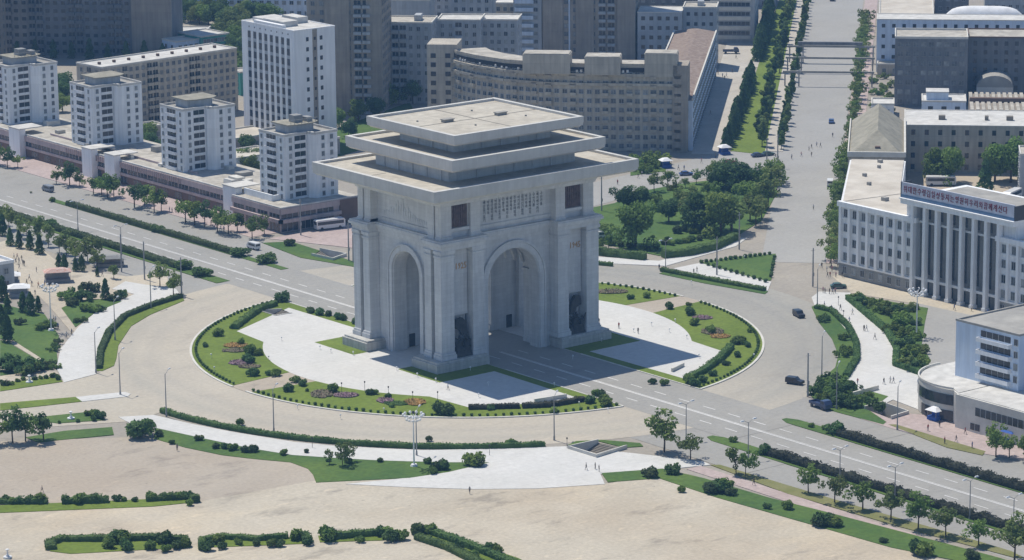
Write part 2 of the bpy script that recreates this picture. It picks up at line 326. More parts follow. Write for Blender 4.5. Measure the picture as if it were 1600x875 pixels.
# lane paint on the main road
mb=MB()
for y0,y1 in ((-330,-12),(15,360)): mb.box(-2.4,y0,.05,-2.02,y1,.056); mb.box(-1.75,y0,.05,-1.5,y1,.056)
for x in (-6.6,2.6):
    for k in range(-40,45):
        y=k*9.0
        if not(-12<y<14): mb.box(x-.15,y,.05,x+.15,y+4.2,.056)
tag(mb.build('road_marking',M['paint']),kind='structure')
# pavements (raised slabs)
# thin summer haze: an even volume round the camera and the whole town
hm=bpy.data.materials.new('haze'); hm.use_nodes=True; hn=hm.node_tree.nodes; hn.remove(hn['Principled BSDF'])
pv=hn.new('ShaderNodeVolumePrincipled'); pv.inputs['Color'].default_value=(.28,.56,1,1); pv.inputs['Density'].default_value=.00011; pv.inputs['Anisotropy'].default_value=0
hm.node_tree.links.new(pv.outputs[0],hn['Material Output'].inputs['Volume'])
hb=MB().box(-3300,-3300,-6,4300,5300,260); o=hb.build('haze',hm); tag(o,None,None,None,'stuff')
def ring(r0_,r1_,a0,a1,n=40): return arc(r1_,a0,a1,n)+arc(r0_,a1,a0,n)
sheet('sidewalk_south',[P((185,652),(240,649),(300,663),(366,676),(459,691),(520,697),(592,701),(660,704),(760,702),(885,698),(1000,710),(1100,722),(1110,727),(1050,733),(938,741),(945,757),(840,764),(740,765),(640,762),(540,757),(640,747),(700,738),(765,723),(700,723),(640,721.5),(592,720),(520,716),(456,711.5),(391,701),(320,686),(240,668.5),(205,663))],.13,M['white_pave'],.15)
sheet('sidewalk_west',[P((100,598),(150,585),(152,545),(165,515),(195,490),(240,472),(283,463),(275,452),(225,445),(196,440),(175,452),(210,460),(150,488),(122,512),(95,545),(88,575))],.13,M['white_pave'],.15)
sheet('sidewalk_east',[P((1268,465),(1280,456),(1330,458),(1322,470),(1360,500),(1385,520),(1400,545),(1397,572),(1448,590),(1455,610),(1460,650),(1395,625),(1385,630),(1330,608),(1318,590),(1337,560),(1337,540),(1325,520),(1300,490),(1273,478))],.13,M['white_pave'],.15)
sheet('sidewalk_shops',[P((1330,640),(1460,650),(1600,700),(1600,720),(1540,710),(1400,672),(1345,655))],.12,M['pink'],.14)
sheet('sidewalk_north',[[(27,145),(41,145),(41,360),(27,360)],[(30,140),(66,140),(66,118),(50,100),(42,112)]],.12,M['pink'],.14)
sheet('sidewalk_southeast',[[(-36.5,-124),(-32.3,-124),(-31.2,-320),(-36.5,-320)]],.11,M['pink'],.13)
sheet('sidewalk_park',[P((925,411),(1040,416),(1150,385),(1168,372),(1150,372),(1030,408),(925,401))],.13,M['white_pave'],.15)
sheet('sidewalk_triangle',[P((1052,420),(1095,411),(1205,441),(1199,456))],.13,M['white_pave'],.15)
sheet('sidewalk_market',[[S(262,40),S(560,40),S(560,56),S(440,57),S(440,53),S(262,52)]],.12,M['market'],.14)
sheet('sidewalk_avenue',[[S(268,64.5),S(640,64.5),S(640,70.5),S(268,70.5)]],.18,M['market'],.1)
sheet('sidewalk_colonnade',[[S(100,88.6),S(200,90),S(640,94.5),S(640,100),S(270,97),S(250,93.6),S(100,92)]],.12,M['pink'],.14)
sheet('kerb_island',[P((128,628),(118,621),(195,613),(204,616),(200,620))],.14,M['white_pave'],.16)
sheet('garden_path',[P((10,532),(20,532),(88,574),(84,578)),P((0,574),(45,581),(88,581),(92,585),(0,600)),P((112,520),(118,508),(95,480),(78,480))],.10,M['tan'],.1)
# ---- the round island: white court, lawns, kerb
sheet('arch_court',[arc(74.8,99.5,260.5,60),arc(74.8,-80.5,80.5,60)],.10,M['grayp'],.12)
for sx in (-1,1):
    pl=[(12.4,64),(16,63.2),(41.8,50.3),(43,36)]+[(56*math.cos(R(a)),56*math.sin(R(a))) for a in range(39,-1,-3)]
    pl=pl+[(x,-y) for x,y in pl[::-1]][1:]
    sheet('white_court',[[(sx*x,y) for x,y in pl]],.15,M['white_pave'],.06)
A_IN=math.degrees(math.atan2(36,43))
def lobe(sx,sy):
    pts=[(56*math.cos(R(a)),56*math.sin(R(a))) for a in range(6,38,3)]+[(43,36),(41.8,50.3),(16,63.2),(15.6,27)]+[(12.6,27),(12.6,73.4)]
    a0=math.degrees(math.atan2(73.4,12.6)); pts+=[(74.4*math.cos(R(a0+(3.2-a0)*i/40)),74.4*math.sin(R(a0+(3.2-a0)*i/40))) for i in range(41)]
    return [(sx*x,sy*y) for x,y in pts]
for sx in (-1,1):
    for sy in (-1,1): sheet('lawn',[lobe(sx,sy)],.17,M['grass'],.08)
sheet('lawn',[[(sx*12.6,sy*9.6),(sx*33,sy*9.6),(sx*33,sy*27),(sx*12.6,sy*27)] for sx in(-1,1) for sy in(-1,1)],.18,M['grass'],.03)
mb=MB()
for a0,a1 in ((99.6,177.5),(182,260.4),(-80.4,-2.5),(2.5,80.4)): mb.prism(ring(74.35,74.95,a0,a1,50),.0,.27)
for sx in(-1,1):
    for sy in(-1,1): mb.box(sx*12.2,sy*27.5,0,sx*12.55,sy*73.5,.24)
tag(mb.build('kerb',M['kerb']),kind='structure')
def lawns(name,m,polys,z=.16): return sheet(name,polys,z,m,.2)
lawns('lawn',M['grass'],[P((150,580),(152,545),(165,515),(195,490),(240,472),(283,463),(288,470),(235,492),(205,510),(185,540),(182,560),(178,572),(160,580))])
lawns('lawn',M['dgrass'],[P((0,475),(40,485),(70,492),(92,525),(88,545),(90,565),(86,574),(20,532),(0,530)),P((0,532),(10,534),(84,578),(40,579),(0,572)),P((96,482),(120,470),(175,467),(190,472),(150,488),(118,512)),P((0,578),(38,583),(0,588))])
lawns('lawn',M['grass'],[P((0,600),(90,588),(98,597),(0,612)),P((0,631),(118,621),(128,628),(0,642))])
lawns('lawn',M['dgrass'],[P((35,655),(150,643),(165,657),(90,662)),P((40,684),(100,674),(175,668),(178,680),(95,688),(60,692))])
lawns('lawn',M['grass'],[P((-40,792),(300,778),(308,785),(240,792),(0,802),(-40,804)),P((74,848),(120,840),(295,843),(296,856),(110,866),(78,862)),P((313,843),(484,840),(484,850),(330,856),(313,853)),P((497,838),(630,832),(628,842),(600,845),(500,848)),P((645,830),(655,825),(700,836),(810,873),(860,900),(800,900),(690,852))])
lawns('lawn',M['dgrass'],[P((243,669.5),(320,686.5),(391,701.5),(456,712),(520,716.5),(592,720.5),(640,722),(700,723.5),(764,723.5),(700,738.5),(640,747.5),(494,754.5),(489,742),(481,733),(454,723),(400,718),(348,712),(290,700),(240,686))])
lawns('lawn',M['dgrass'],[P((940,740),(1035,733),(1100,748),(1200,778),(1300,803),(1440,840),(1560,872),(1600,885),(1600,900),(1560,890),(1392,856),(1200,801),(1120,778),(1030,748),(950,754))])
lawns('lawn',M['dgrass'],[P((886,697),(900,690),(940,688),(1000,693),(1005,698),(975,700),(935,690)),P((1268,480),(1273,478),(1300,490),(1325,520),(1337,540),(1337,560),(1318,590),(1330,608),(1360,612),(1388,620),(1372,632),(1355,640),(1385,660),(1380,664),(1290,640),(1268,620),(1270,605),(1305,575),(1310,555),(1300,530),(1280,505))])
lawns('lawn',M['dgrass'],[P((1322,470),(1335,460),(1370,468),(1425,478),(1450,482),(1445,505),(1440,540),(1452,560),(1448,590),(1397,572),(1400,545),(1385,520),(1360,500))])
lawns('lawn',M['ygrass'],[P((1110,727),(1125,727),(1320,786),(1500,838),(1580,862),(1600,872),(1585,872),(1400,822),(1230,772)),P((1388,664),(1400,664),(1540,706),(1535,712),(1480,700))])
lawns('lawn',M['dgrass'],[P((1030,428),(1050,421),(1200,456),(1195,460),(1100,443)),P((1093,411),(1150,402),(1212,397),(1205,438),(1198,440))])
lawns('lawn',M['dgrass'],[P((925,325),(960,318),(1000,300),(1060,288),(1130,280),(1205,262),(1215,300),(1190,345),(1150,370),(1090,388),(1030,400),(1005,395),(925,378)),P((985,262),(1040,255),(1040,268),(985,275))])
lawns('lawn',M['grass'],[[S(268,53),S(640,57),S(640,70),S(300,68),S(262,66)]])
lawns('lawn',M['dgrass'],[[(7.5,-400),(11.5,-400),(11.5,-110),(10.2,-107),(8.8,-107),(7.5,-110)],[(-16.5,-400),(-12.3,-400),(-12.3,-110),(-13.4,-107),(-15.2,-107),(-16.5,-110)],[(9,103),(11.6,103),(11.6,232),(9,232)],[(-14.5,101),(-10,101),(-10,330),(-14.5,330)]])
lawns('lawn',M['dgrass'],[P((410,380),(455,378),(555,410),(557,418),(500,408),(470,403))])
lawns('lawn',M['dgrass'],[P((400,225),(530,200),(640,160),(660,200),(560,235),(480,260)),P((360,250),(400,225),(420,270),(380,290))])
# ---------------------------------------------------------------- underpass entrances
def underpass(poly,label,h=.9,flip=0):
    c=Vector((sum(p[0] for p in poly)/4,sum(p[1] for p in poly)/4,0)); pl=[(p[0]-c.x,p[1]-c.y) for p in poly]
    t=thing('underpass_entrance',label,'stairwell',(c.x,c.y,0))
    mb=MB(); mi=MB()
    for i in range(4):
        a=Vector((*pl[i],0)); b=Vector((*pl[(i+1)%4],0)); k=.9 if 1 else 1
        a2,b2=a*1.07,b*1.07; d=a*.995,b*.995
        if i==flip:   # open side
            continue
        mb.prism([(a2.x,a2.y),(b2.x,b2.y),(d[1].x,d[1].y),(d[0].x,d[0].y)],-3.2,h)
    mb.build('parapet',M['kerb'],t)
    a,b,cc,d=[Vector((*p,0)) for p in pl]; a,b,cc,d=[v*.99 for v in ([a,b,cc,d] if flip==0 else [b,cc,d,a] if flip==1 else [cc,d,a,b] if flip==2 else [d,a,b,cc])]
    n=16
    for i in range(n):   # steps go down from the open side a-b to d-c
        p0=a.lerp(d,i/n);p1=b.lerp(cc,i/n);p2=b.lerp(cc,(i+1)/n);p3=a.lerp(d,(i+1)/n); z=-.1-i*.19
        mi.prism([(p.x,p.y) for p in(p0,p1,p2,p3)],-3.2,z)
    mi.build('stairs',M['deckd'],t)  # steps coloured dark to stand in for shade inside the stairwell
    return t
underpass(PIT_S,'square sunken stairwell with shade-dark steps at the end of the long white walkway in front',flip=3)
underpass(PIT_N,'small sunken stairwell on the pink paving behind the arch at left')
underpass(PIT_E,'sunken stairwell with planting beside the white walkway near the corner shop',flip=3)
underpass(PIT_NW,'dark sunken stairwell at the upper left corner of the white court',h=.35,flip=1)
# raised stair kerbs on the court
def lowwall(label,pxa,pxb,h=.9,th=.5):
    a=Vector((*G(*pxa),0));b=Vector((*G(*pxb),0)); d=(b-a); L=d.length
    o=MB().box(0,-th/2,0,L,th/2,h).build('low_wall',M['kerb'],None,(a.x,a.y,.1),math.atan2(d.y,d.x)); return tag(o,label,'low wall')
lowwall('low stone wall of the stairs at the front corner of the white court',(835,630),(885,622),1)
lowwall('low stone wall beside the stairs at the right corner of the white court',(1050,582),(1068,573),1)
lowwall('grey ramp wall in the small lawn left of the sunken stairwell by the corner shop',(1332,620),(1372,609),1.1)
# ---------------------------------------------------------------- text
def text(name,body,size,m,parent,loc,rot,th=.06,vertical=False,lh=1.15,sx=1):
    if vertical: body='\n'.join(body)
    c=bpy.data.curves.new(name,'FONT'); c.body=body; c.size=size; c.extrude=th; c.align_x='CENTER'; c.space_line=lh; c.resolution_u=1
    o=bpy.data.objects.new('tmp',c); col.objects.link(o); bpy.context.view_layer.update()
    me=bpy.data.meshes.new_from_object(o.evaluated_get(bpy.context.evaluated_depsgraph_get())); bpy.data.objects.remove(o)
    me.materials.clear(); me.materials.append(m); me.name=name
    t=link(name,me,parent,loc); t.rotation_euler=rot; t.scale.x=sx; return t
# ---------------------------------------------------------------- people (one continuous mesh each)
def body_mesh(pose,top,bottom,mirror=False,seated=False):
    "skin-modifier body: 1.68 m, walking or standing"
    st={'walk':(.26,-.24),'stand':(.02,-.02),'stride':(.36,-.3)}[pose]
    V=[(0,0,.95),(0,0,1.15),(0,0,1.38),(0,.01,1.47),(0,.02,1.58),(0,.02,1.69)]
    Rr=[(.13,.10),(.125,.09),(.15,.09),(.05,.05),(.085,.10),(.06,.07)]
    Eg=[(0,1),(1,2),(2,3),(3,4),(4,5)]
    for i,sgn in enumerate((-1,1)):
        d=st[i]; k=len(V)
        V+=[(sgn*.09,0,.90),(sgn*.10,d*.55+.03,.50),(sgn*.10,d*1.0-.02,.09),(sgn*.10,d*1.0+.13,.04)]; Rr+=[(.095,.10),(.062,.065),(.045,.05),(.045,.035)]
        Eg+=[(0,k),(k,k+1),(k+1,k+2),(k+2,k+3)]
        k=len(V); a=-d*.8
        V+=[(sgn*.17,0,1.36),(sgn*.22,-.02+a*.4,1.10),(sgn*.21,.05+a,.87),(sgn*.20,.07+a*1.15,.78)]; Rr+=[(.055,.06),(.042,.042),(.03,.033),(.035,.02)]
        Eg+=[(2,k),(k,k+1),(k+1,k+2),(k+2,k+3)]
    me=bpy.data.meshes.new('person'); me.from_pydata(V,Eg,[]); o=bpy.data.objects.new('tmp',me); col.objects.link(o)
    md=o.modifiers.new('s','SKIN'); me.skin_vertices[0].data[0].use_root=True
    for i,r_ in enumerate(Rr): me.skin_vertices[0].data[i].radius=r_
    sb=o.modifiers.new('u','SUBSURF'); sb.levels=1; sb.render_levels=1
    bpy.context.view_layer.update(); m2=bpy.data.meshes.new_from_object(o.evaluated_get(bpy.context.evaluated_depsgraph_get())); bpy.data.objects.remove(o)
    m2.materials.clear()
    for m in (M['skin'],top,bottom,M['dmetal']): m2.materials.append(m)
    for p in m2.polygons:
        z=p.center.z; y=p.center.y; x=abs(p.center.x)
        if z>1.62 or (z>1.53 and y<0): p.material_index=3
        elif z>1.45: p.material_index=0
        elif x>.17 and z<1.12: p.material_index=0
        elif z>.93: p.material_index=1
        elif z>.12: p.material_index=2
        else: p.material_index=3
        p.use_smooth=True
    m2.name='person'; return m2
CL={n:mat('cloth_'+n,c,.9,var=.15,scale=6) for n,c in dict(white=(.68,.68,.68),black=(.03,.03,.035),navy=(.03,.05,.12),grey=(.2,.2,.2),khaki=(.25,.22,.14),red=(.4,.05,.05),blue=(.12,.2,.42),pink=(.5,.25,.28)).items()}
# ---------------------------------------------------------------- the arch
arch=thing('triumphal_arch','colossal grey granite triumphal arch with three tiered flat roofs standing over the avenue','triumphal arch',(0,0,0))
ST,ST2=M['stone'],M['stone2']
def each(): 
    for sx in(-1,1):
        for sy in(-1,1): yield sx,sy
def bx(mb,sx,sy,x0,y0,z0,x1,y1,z1,mi=0): mb.box(sx*x0,sy*y0,z0,sx*x1,sy*y1,z1,mi)
core=MB().box(-22.6,-15.3,.05,22.6,15.3,45.0).build('body',ST,arch)
def archcut(hw,spring,axis,L,nseg=24):
    prof=[(-hw,-2),(hw,-2)]+[(hw*math.cos(math.pi*i/nseg),spring+hw*math.sin(math.pi*i/nseg)) for i in range(nseg+1)]
    mb=MB(); n=len(prof)
    if axis=='y': a=[(p[0],-L,p[1]) for p in prof]; b=[(p[0],L,p[1]) for p in prof]
    else: a=[(-L,p[0],p[1]) for p in prof]; b=[(L,p[0],p[1]) for p in prof]
    mb.add(a+b,[tuple(range(n)),tuple(range(n,2*n))[::-1]]+[(i,i+n,(i+1)%n+n,(i+1)%n) for i in range(n)])
    o=mb.build('cutter',ST); bm_=o.data
    import bmesh
    b_=bmesh.new(); b_.from_mesh(bm_); bmesh.ops.recalc_face_normals(b_,faces=b_.faces); b_.to_mesh(bm_); b_.free(); return o
bpy.context.view_layer.update()
boolean(core,archcut(8.3,19.5,'y',40)); boolean(core,archcut(5.6,21.9,'x',60)); boolean(core,archcut(10.1,19.5,'y',11.6)); boolean(core,archcut(6.9,21.9,'x',18.6))
# stepped archivolts, proud of the wall
def archivolt(hw,w_,spring,y0,y1,axis,mb,n=24):
    def pt(r_,i): a=math.pi*i/n; return (r_*math.cos(a),spring+r_*math.sin(a))
    prof=[(hw,.1)]+[pt(hw,i) for i in range(n+1)]+[(-hw,.1)]; out=[(hw+w_,.1)]+[pt(hw+w_,i) for i in range(n+1)]+[(-hw-w_,.1)]
    vs=[]
    for p in prof+out:
        for q in (y0,y1): vs.append((p[0],q,p[1]) if axis=='y' else (q,p[0],p[1]))
    k=len(prof); fs=[]
    for i in range(k-1):
        a,b=2*i,2*i+2; c,d=2*(k+i),2*(k+i)+2
        fs+=[(a,b,d,c),(a+1,c+1,d+1,b+1),(c,d,d+1,c+1),(a,a+1,b+1,b)]
    mb.add(vs,fs)
for sg in(-1,1):
    mb=MB(); archivolt(8.6,1.3,19.5,sg*15.29,sg*15.75,'y',mb); archivolt(9.95,.5,19.5,sg*15.29,sg*16.0,'y',mb); archivolt(8.31,.28,19.5,sg*15.29,sg*15.5,'y',mb)
    mb.build('archivolt',ST,arch)
    mb=MB(); archivolt(5.9,1.2,21.9,sg*22.59,sg*23.05,'x',mb); archivolt(7.15,.4,21.9,sg*22.59,sg*23.3,'x',mb)
    mb.build('archivolt',ST,arch)
# cornice inside the main vault + coffer ribs
for sx in(-1,1):
    for y0,y1 in((-11.5,-7.0),(7.0,11.5)): MB().box(sx*10.09,y0,19.2,sx*9.4,y1,20.0).build('vault_cornice',ST,arch); MB().box(sx*10.09,y0,.1,sx*9.7,y1,1.6).build('vault_plinth',ST,arch)
mb=MB()
for j in range(7):
    y=-10.8+j*3.6
    for i in range(14):
        a0,a1=math.pi*(i+.6)/15,math.pi*(i+1.4)/15
    k=18; vs=[]
    for i in range(k+1):
        a=math.pi*(.06+.88*i/k)
        for rr,yy in((10.12,y-.4),(10.12,y+.4),(9.7,y+.4),(9.7,y-.4)): vs.append((rr*math.cos(a),yy,19.5+rr*math.sin(a)))
    fs=[]
    for i in range(k):
        b=4*i
        fs+=[(b+1,b+5,b+6,b+2),(b+2,b+6,b+7,b+3),(b+3,b+7,b+4,b)]
    mb.add(vs,fs)
for a in (.2,.35,.5,.65,.8):
    ca,sa=math.cos(math.pi*a),math.sin(math.pi*a); mb.tube((9.95*ca,-11.5,19.5+9.95*sa),(9.95*ca,11.5,19.5+9.95*sa),.3,.3,6)
mb.build('vault_rib',ST,arch)
# portals deep inside the side passage
for sx in(-1,1):
    for sy in (-1,1):
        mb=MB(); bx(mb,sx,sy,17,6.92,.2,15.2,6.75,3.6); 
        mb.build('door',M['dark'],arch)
for sx,sy in each():
    pod=MB(); bx(pod,sx,sy,11.9,9.7,.1,28.7,20.4,2.35); bx(pod,sx,sy,12.2,10.0,2.35,28.3,20.0,2.85); pod.build('podium',ST2,arch)
    pm=MB(); bx(pm,sx,sy,12.5,12.5,2.85,22.75,14.7,31); bx(pm,sx,sy,21.6,12.52,2.86,22.73,15.7,31); bx(pm,sx,sy,12.9,12.52,2.86,15.7,15.9,31); bx(pm,sx,sy,12.52,12.54,13.6,22.71,15.68,31); bx(pm,sx,sy,15.9,15.8,13.4,21.5,16.65,31)
    bx(pm,sx,sy,12.6,12.25,33.6,23.7,16.6,44.6); pm.build('pier',ST,arch)
    for (x0,x1,y0,y1) in ((21.7,25.8,15.9,18.7),(12.1,15.7,15.4,18.7),(22.7,25.8,11.8,14.5)):
        c=MB(); bx(c,sx,sy,x0,y0,2.86,x1,y1,31); 
        bx(c,sx,sy,x0-.35,y0-.2,2.86,x1+.45,y1+.45,4.0); bx(c,sx,sy,x0-.18,y0-.1,4.0,x1+.25,y1+.25,4.6)
        bx(c,sx,sy,x0-.15,y0-.1,29.2,x1+.2,y1+.2,29.7); bx(c,sx,sy,x0-.22,y0-.12,30.2,x1+.3,y1+.3,31)
        c.build('pillar',ST,arch)
    for (x0,x1,y0,y1) in ((21.5,24.9,15.4,17.7),(12.3,15.4,14.8,17.7),(22.2,24.9,12.2,14.8)):
        c=MB(); bx(c,sx,sy,x0,y0,33.61,x1,y1,44.6); bx(c,sx,sy,x0-.15,y0,33.61,x1+.2,y1+.2,34.3); bx(c,sx,sy,x0-.2,y0-.1,43.2,x1+.35,y1+.35,44.4); c.build('attic_pillar',ST,arch)
    co=MB()
    for k,(e,z0,z1) in enumerate(((0,31,31.9),(.25,31.9,32.5),(.8,32.5,33.2),(.55,33.2,33.6))): bx(co,sx,sy,11.8-e*.6,11.8-e*.6,z0,25.85+e,18.95+e,z1)
    co.build('cornice',ST,arch)
    pn=MB(); bx(pn,sx,sy,15.9,16.58,36.2,21.2,16.85,42.2); 
    for i in range(7):
        for j in range(3): bx(pn,sx,sy,16.1+i*.72,16.85,36.4+j*1.9,16.6+i*.72,17.0+.06*((i*j)%3),38.0+j*1.9)
    pn.build('bronze_relief',M['relief'],arch)
    fr=MB(); bx(fr,sx,sy,15.41,16.58,35.3,21.49,17.3,36.1); bx(fr,sx,sy,15.41,16.58,42.3,21.49,17.2,43.0); fr.build('relief_frame',ST,arch)
    # sculpture group in the niche: clustered figures under a flag
    sm=MB(); sr=random.Random(3+sx+2*sy)
    for k in range(7):
        fx=16.4+(k%4)*1.35; fy=17.2+.8*(k%2)+.1*k; h=4.2 if k<4 else 3.2; z0=3.2+(k//4)*1.2+(.8 if k in(1,2) else 0)
        X,Y=sx*fx,sy*fy
        sm.frus((X-.55,Y-.45,X+.55,Y+.45,z0),(X-.4,Y-.3,X+.4,Y+.3,z0+h*.45)); sm.frus((X-.4,Y-.3,X+.4,Y+.3,z0+h*.45),(X-.62,Y-.35,X+.62,Y+.35,z0+h*.8)); sm.ball(X,Y,z0+h*.93,.34,.36,.42,7,5)
        sm.tube((X+.5,Y,z0+h*.78),(X+.9*sx,Y+sy*.4,z0+h*(1.15 if k%2 else .5)),.22,.14,5)
    sm.frus((sx*16.0,sy*16.0,sx*21.2,sy*18.9,2.86),(sx*16.6,sy*16.8,sx*20.4,sy*18.6,5.2))
    pts=[(16.6,8.0),(17.4,11.5),(18.6,12.9),(20.4,12.6),(20.7,10.2),(19.2,9.6),(18.6,8.2)]
    k=len(pts); sm.add([(sx*a,sy*17.0,b) for a,b in pts]+[(sx*a,sy*(17.9+.3*math.sin(i)),b) for i,(a,b) in enumerate(pts)],[tuple(range(k)),tuple(range(k,2*k))[::-1]]+[(i,(i+1)%k,(i+1)%k+k,i+k) for i in range(k)])
    sm.build('sculpture_group',M['bronze'],arch)
for sy in(-1,1):   # recessed cornice over the great arches, inscription field
    co=MB()
    for e,z0,z1 in((0,31,31.9),(.25,31.9,32.5),(.7,32.5,33.2),(.5,33.2,33.6)): co.box(-11.8+.01,sy*15.29,z0,11.8-.01,sy*(16.0+e),z1)
    co.build('cornice',ST,arch)
    fl=MB(); fl.box(-12.3,sy*15.29,34.4,12.3,sy*15.6,35.2); fl.box(-12.3,sy*15.29,42.6,12.3,sy*15.7,43.4); fl.build('inscription_frame',ST,arch)
for sx in(-1,1):
    co=MB()
    for e,z0,z1 in((0,31,31.9),(.25,31.9,32.5),(.7,32.5,33.2),(.5,33.2,33.6)): co.box(sx*22.59,-11.79,z0,sx*(23.2+e),11.79,z1)
    co.build('cornice',ST,arch)
    rl=MB(); n=26      # mountain and lake relief
    for i in range(n):
        y=-9.6+19.2*i/n; h=1.2+4.2*math.exp(-((y-1.5)/4.5)**2)*(.7+.3*math.sin(i*1.9))
        rl.frus((sx*22.59,y,sx*(22.95),y+19.2/n,35.4),(sx*22.59,y+.15,sx*22.7,y+19.2/n-.1,35.6+h))
    rl.box(sx*22.59,-10.4,34.5,sx*22.8,10.4,35.1); rl.box(sx*22.59,-10.4,42.4,sx*22.8,10.4,43.0)
    rl.build('mountain_relief',ST,arch)
# song inscription, set in vertical columns
song=['장백산줄기줄기','피어린자욱','압록강굽이굽이','피어린자욱','오늘도자유조선','꽃다발우에','력력히비쳐주는','거룩한자욱','만주벌눈바람아','이야기하라','밀림의긴긴밤아','이야기하라','만고의빨찌산이','누구인가를','절세의애국자가','누구인가를']
INSC=mat('carved_letters',(.17,.175,.185))
for i,ln in enumerate(song):
    text('inscription',ln,.92,INSC,arch,(-9.4+i*1.24+.2,-15.33,41.4),(R(90),0,0),.05,True,.98)
for sx,yr in((-1,'1925'),(1,'1945')):
    text('numerals',yr,2.3,M['gold'],arch,(-17.95 if sx<0 else 19.45,-16.68,25.3),(R(90),0,0),.1,sx=.84)
# entablature, cove and the three eaves
mb=MB(); mb.box(-25.4,-18.1,44.0,25.4,18.1,44.7); mb.build('entablature',ST,arch)
mb=MB(); prev=None
for i in range(9):
    a=math.pi/2*i/8; o_=(1-math.cos(a)); x=25.3+5.6*o_*1.05; y=18.0+5.6*o_*1.05; z=41.6+3.46*math.sin(a) if i else 41.6
    cur=(-x,-y,x,y,42.2+(45.05-42.2)*math.sin(a))
    if prev: mb.frus(prev,cur)
    prev=cur
mb.build('cove',ST,arch)
def eave(a,b,zb,zt,neck,nz):
    na,nb=neck
    r_=MB(); t=1.15
    r_.frus((-a+.9,-b+.9,a-.9,b-.9,zb),(-a+.25,-b+.25,a-.25,b-.25,zb+.55)); r_.box(-a+.12,-b+.12,zb+.55,a-.12,b-.12,zt-1.0)
    for (x0,y0,x1,y1) in((-a,-b,a,-b+t),(-a,b-t,a,b),(-a,-b+t,-a+t,b-t),(a-t,-b+t,a,b-t)): r_.box(x0,y0,zb+1.25,x1,y1,zt)
    o=r_.build('eave',M['rim'],arch)
    d=MB().box(-a+t,-b+t,zt-1.0,a-t,b-t,zt-.62); d.build('roof_deck',M['deck'],arch)
    if neck[0]:
        k=MB(); k.box(-na,-nb,zt-.7,na,nb,nz)
        for i in range(int(2*na/6)):
            x=-na+3+i*6
            for s_ in(-1,1): k.box(x-.25,s_*nb,zt-.6,x+.25,s_*(nb+.35),nz)
        for i in range(int(2*nb/6)):
            y=-nb+3+i*6
            for s_ in(-1,1): k.box(s_*na,y-.25,zt-.6,s_*(na+.35),y+.25,nz)
        k.frus((-na-.4,-nb-.4,na+.4,nb+.4,nz-.7),(-na-1.6,-nb-1.6,na+1.6,nb+1.6,nz))
        k.build('drum',ST,arch)
eave(33.2,26.1,45.05,48.4,(20.5,15.5),51.55); eave(24.9,22.7,51.5,54.75,(15.6,11.5),57.25); eave(21.0,18.6,57.15,60.0,(0,0),0)
j=MB(); j.box(-.22,-17.4,59.385,.22,17.4,59.42); j.box(-19.8,-.22,59.386,-.23,.22,59.422); j.box(.23,-.22,59.386,19.8,.22,59.422)
for a,b,z in((33.2,26.1,47.79),(24.9,22.7,54.14)):
    j.box(-a+1.2,3.9,z-.02,-a+7.5,4.25,z+.02); j.box(3,-b+1.2,z-.02,3.3,-b+6,z+.02)
j.build('deck_joint',M['deckd'],arch)
for x,y in((-8.2,.9),(8.3,-.2)):
    v=MB(); v.box(x-1.5,y-.7,59.4,x+1.5,y+.7,60.0); v.box(x-1.7,y-.9,60.0,x+1.7,y+.9,60.2); v.build('roof_vent',M['roofg'],arch)
for x,y in((-14,6),(6,9),(-6,-8),(12,-6)): MB().cyl(x,y,59.4,59.75,.3,.25,8).build('roof_vent',M['roofg'],arch)
# ---------------------------------------------------------------- buildings
WM={}; WN=[0]
def winmesh(w_,h_,kind):
    kk=''
    if kind in('plain','dim'): kk=('','b','c','b')[WN[0]%4] if kind=='plain' else ('','b','','c')[(WN[0]*7)%4]; WN[0]+=rng.randrange(1,4)
    k=(round(w_,2),round(h_,2),kind,kk)
    if k in WM: return WM[k]
    mb=MB(); a,b=w_/2,h_/2
    fr={'plain':M['frame'],'dim':M['greyw'],'blue':M['frame']}.get(kind,M['frame'])
    if kind=='strip':
        mb.box(-a,-.04,-b,a,0,b,1); 
        for i in range(1,max(2,int(w_/1.6))): x=-a+w_*i/max(2,int(w_/1.6)); mb.box(x-.05,-.1,-b,x+.05,-.04,b,0)
    elif kind=='dark': mb.box(-a,-.03,-b,a,0,b,1)
    else:
        mb.box(-a,-.05,-b,a,0,b,1); t=.09
        mb.box(-a-t,-.12,-b-t,-a,-.0,b+t,0); mb.box(a,-.12,-b-t,a+t,-.0,b+t,0); mb.box(-a,-.12,b,a,0,b+t,0); mb.box(-a-.1,-.22,-b-t-.05,a+.1,-.0,-b,0)
        mb.box(-.04,-.09,-b,.04,-.05,b,0)
    WM[k]=mb.mesh('window',[fr,M['glass3'] if kk=='c' else M['glass2'] if kind in('dim',) or kk=='b' else M['glass']]); return WM[k]
BM={}
def balcmesh(w_,d_,h_,m):
    k=(round(w_,2),d_,h_,m.name)
    if k in BM: return BM[k]
    mb=MB(); a=w_/2; mb.box(-a,-d_,0,a,0,.16); mb.box(-a,-d_,.16,a,-d_+.12,h_); mb.box(-a,-d_+.12,.16,-a+.12,0,h_); mb.box(a-.12,-d_+.12,.16,a,0,h_)
    BM[k]=mb.mesh('balcony',m); return BM[k]
ROT={'F':0,'L':-math.pi/2,'R':math.pi/2}
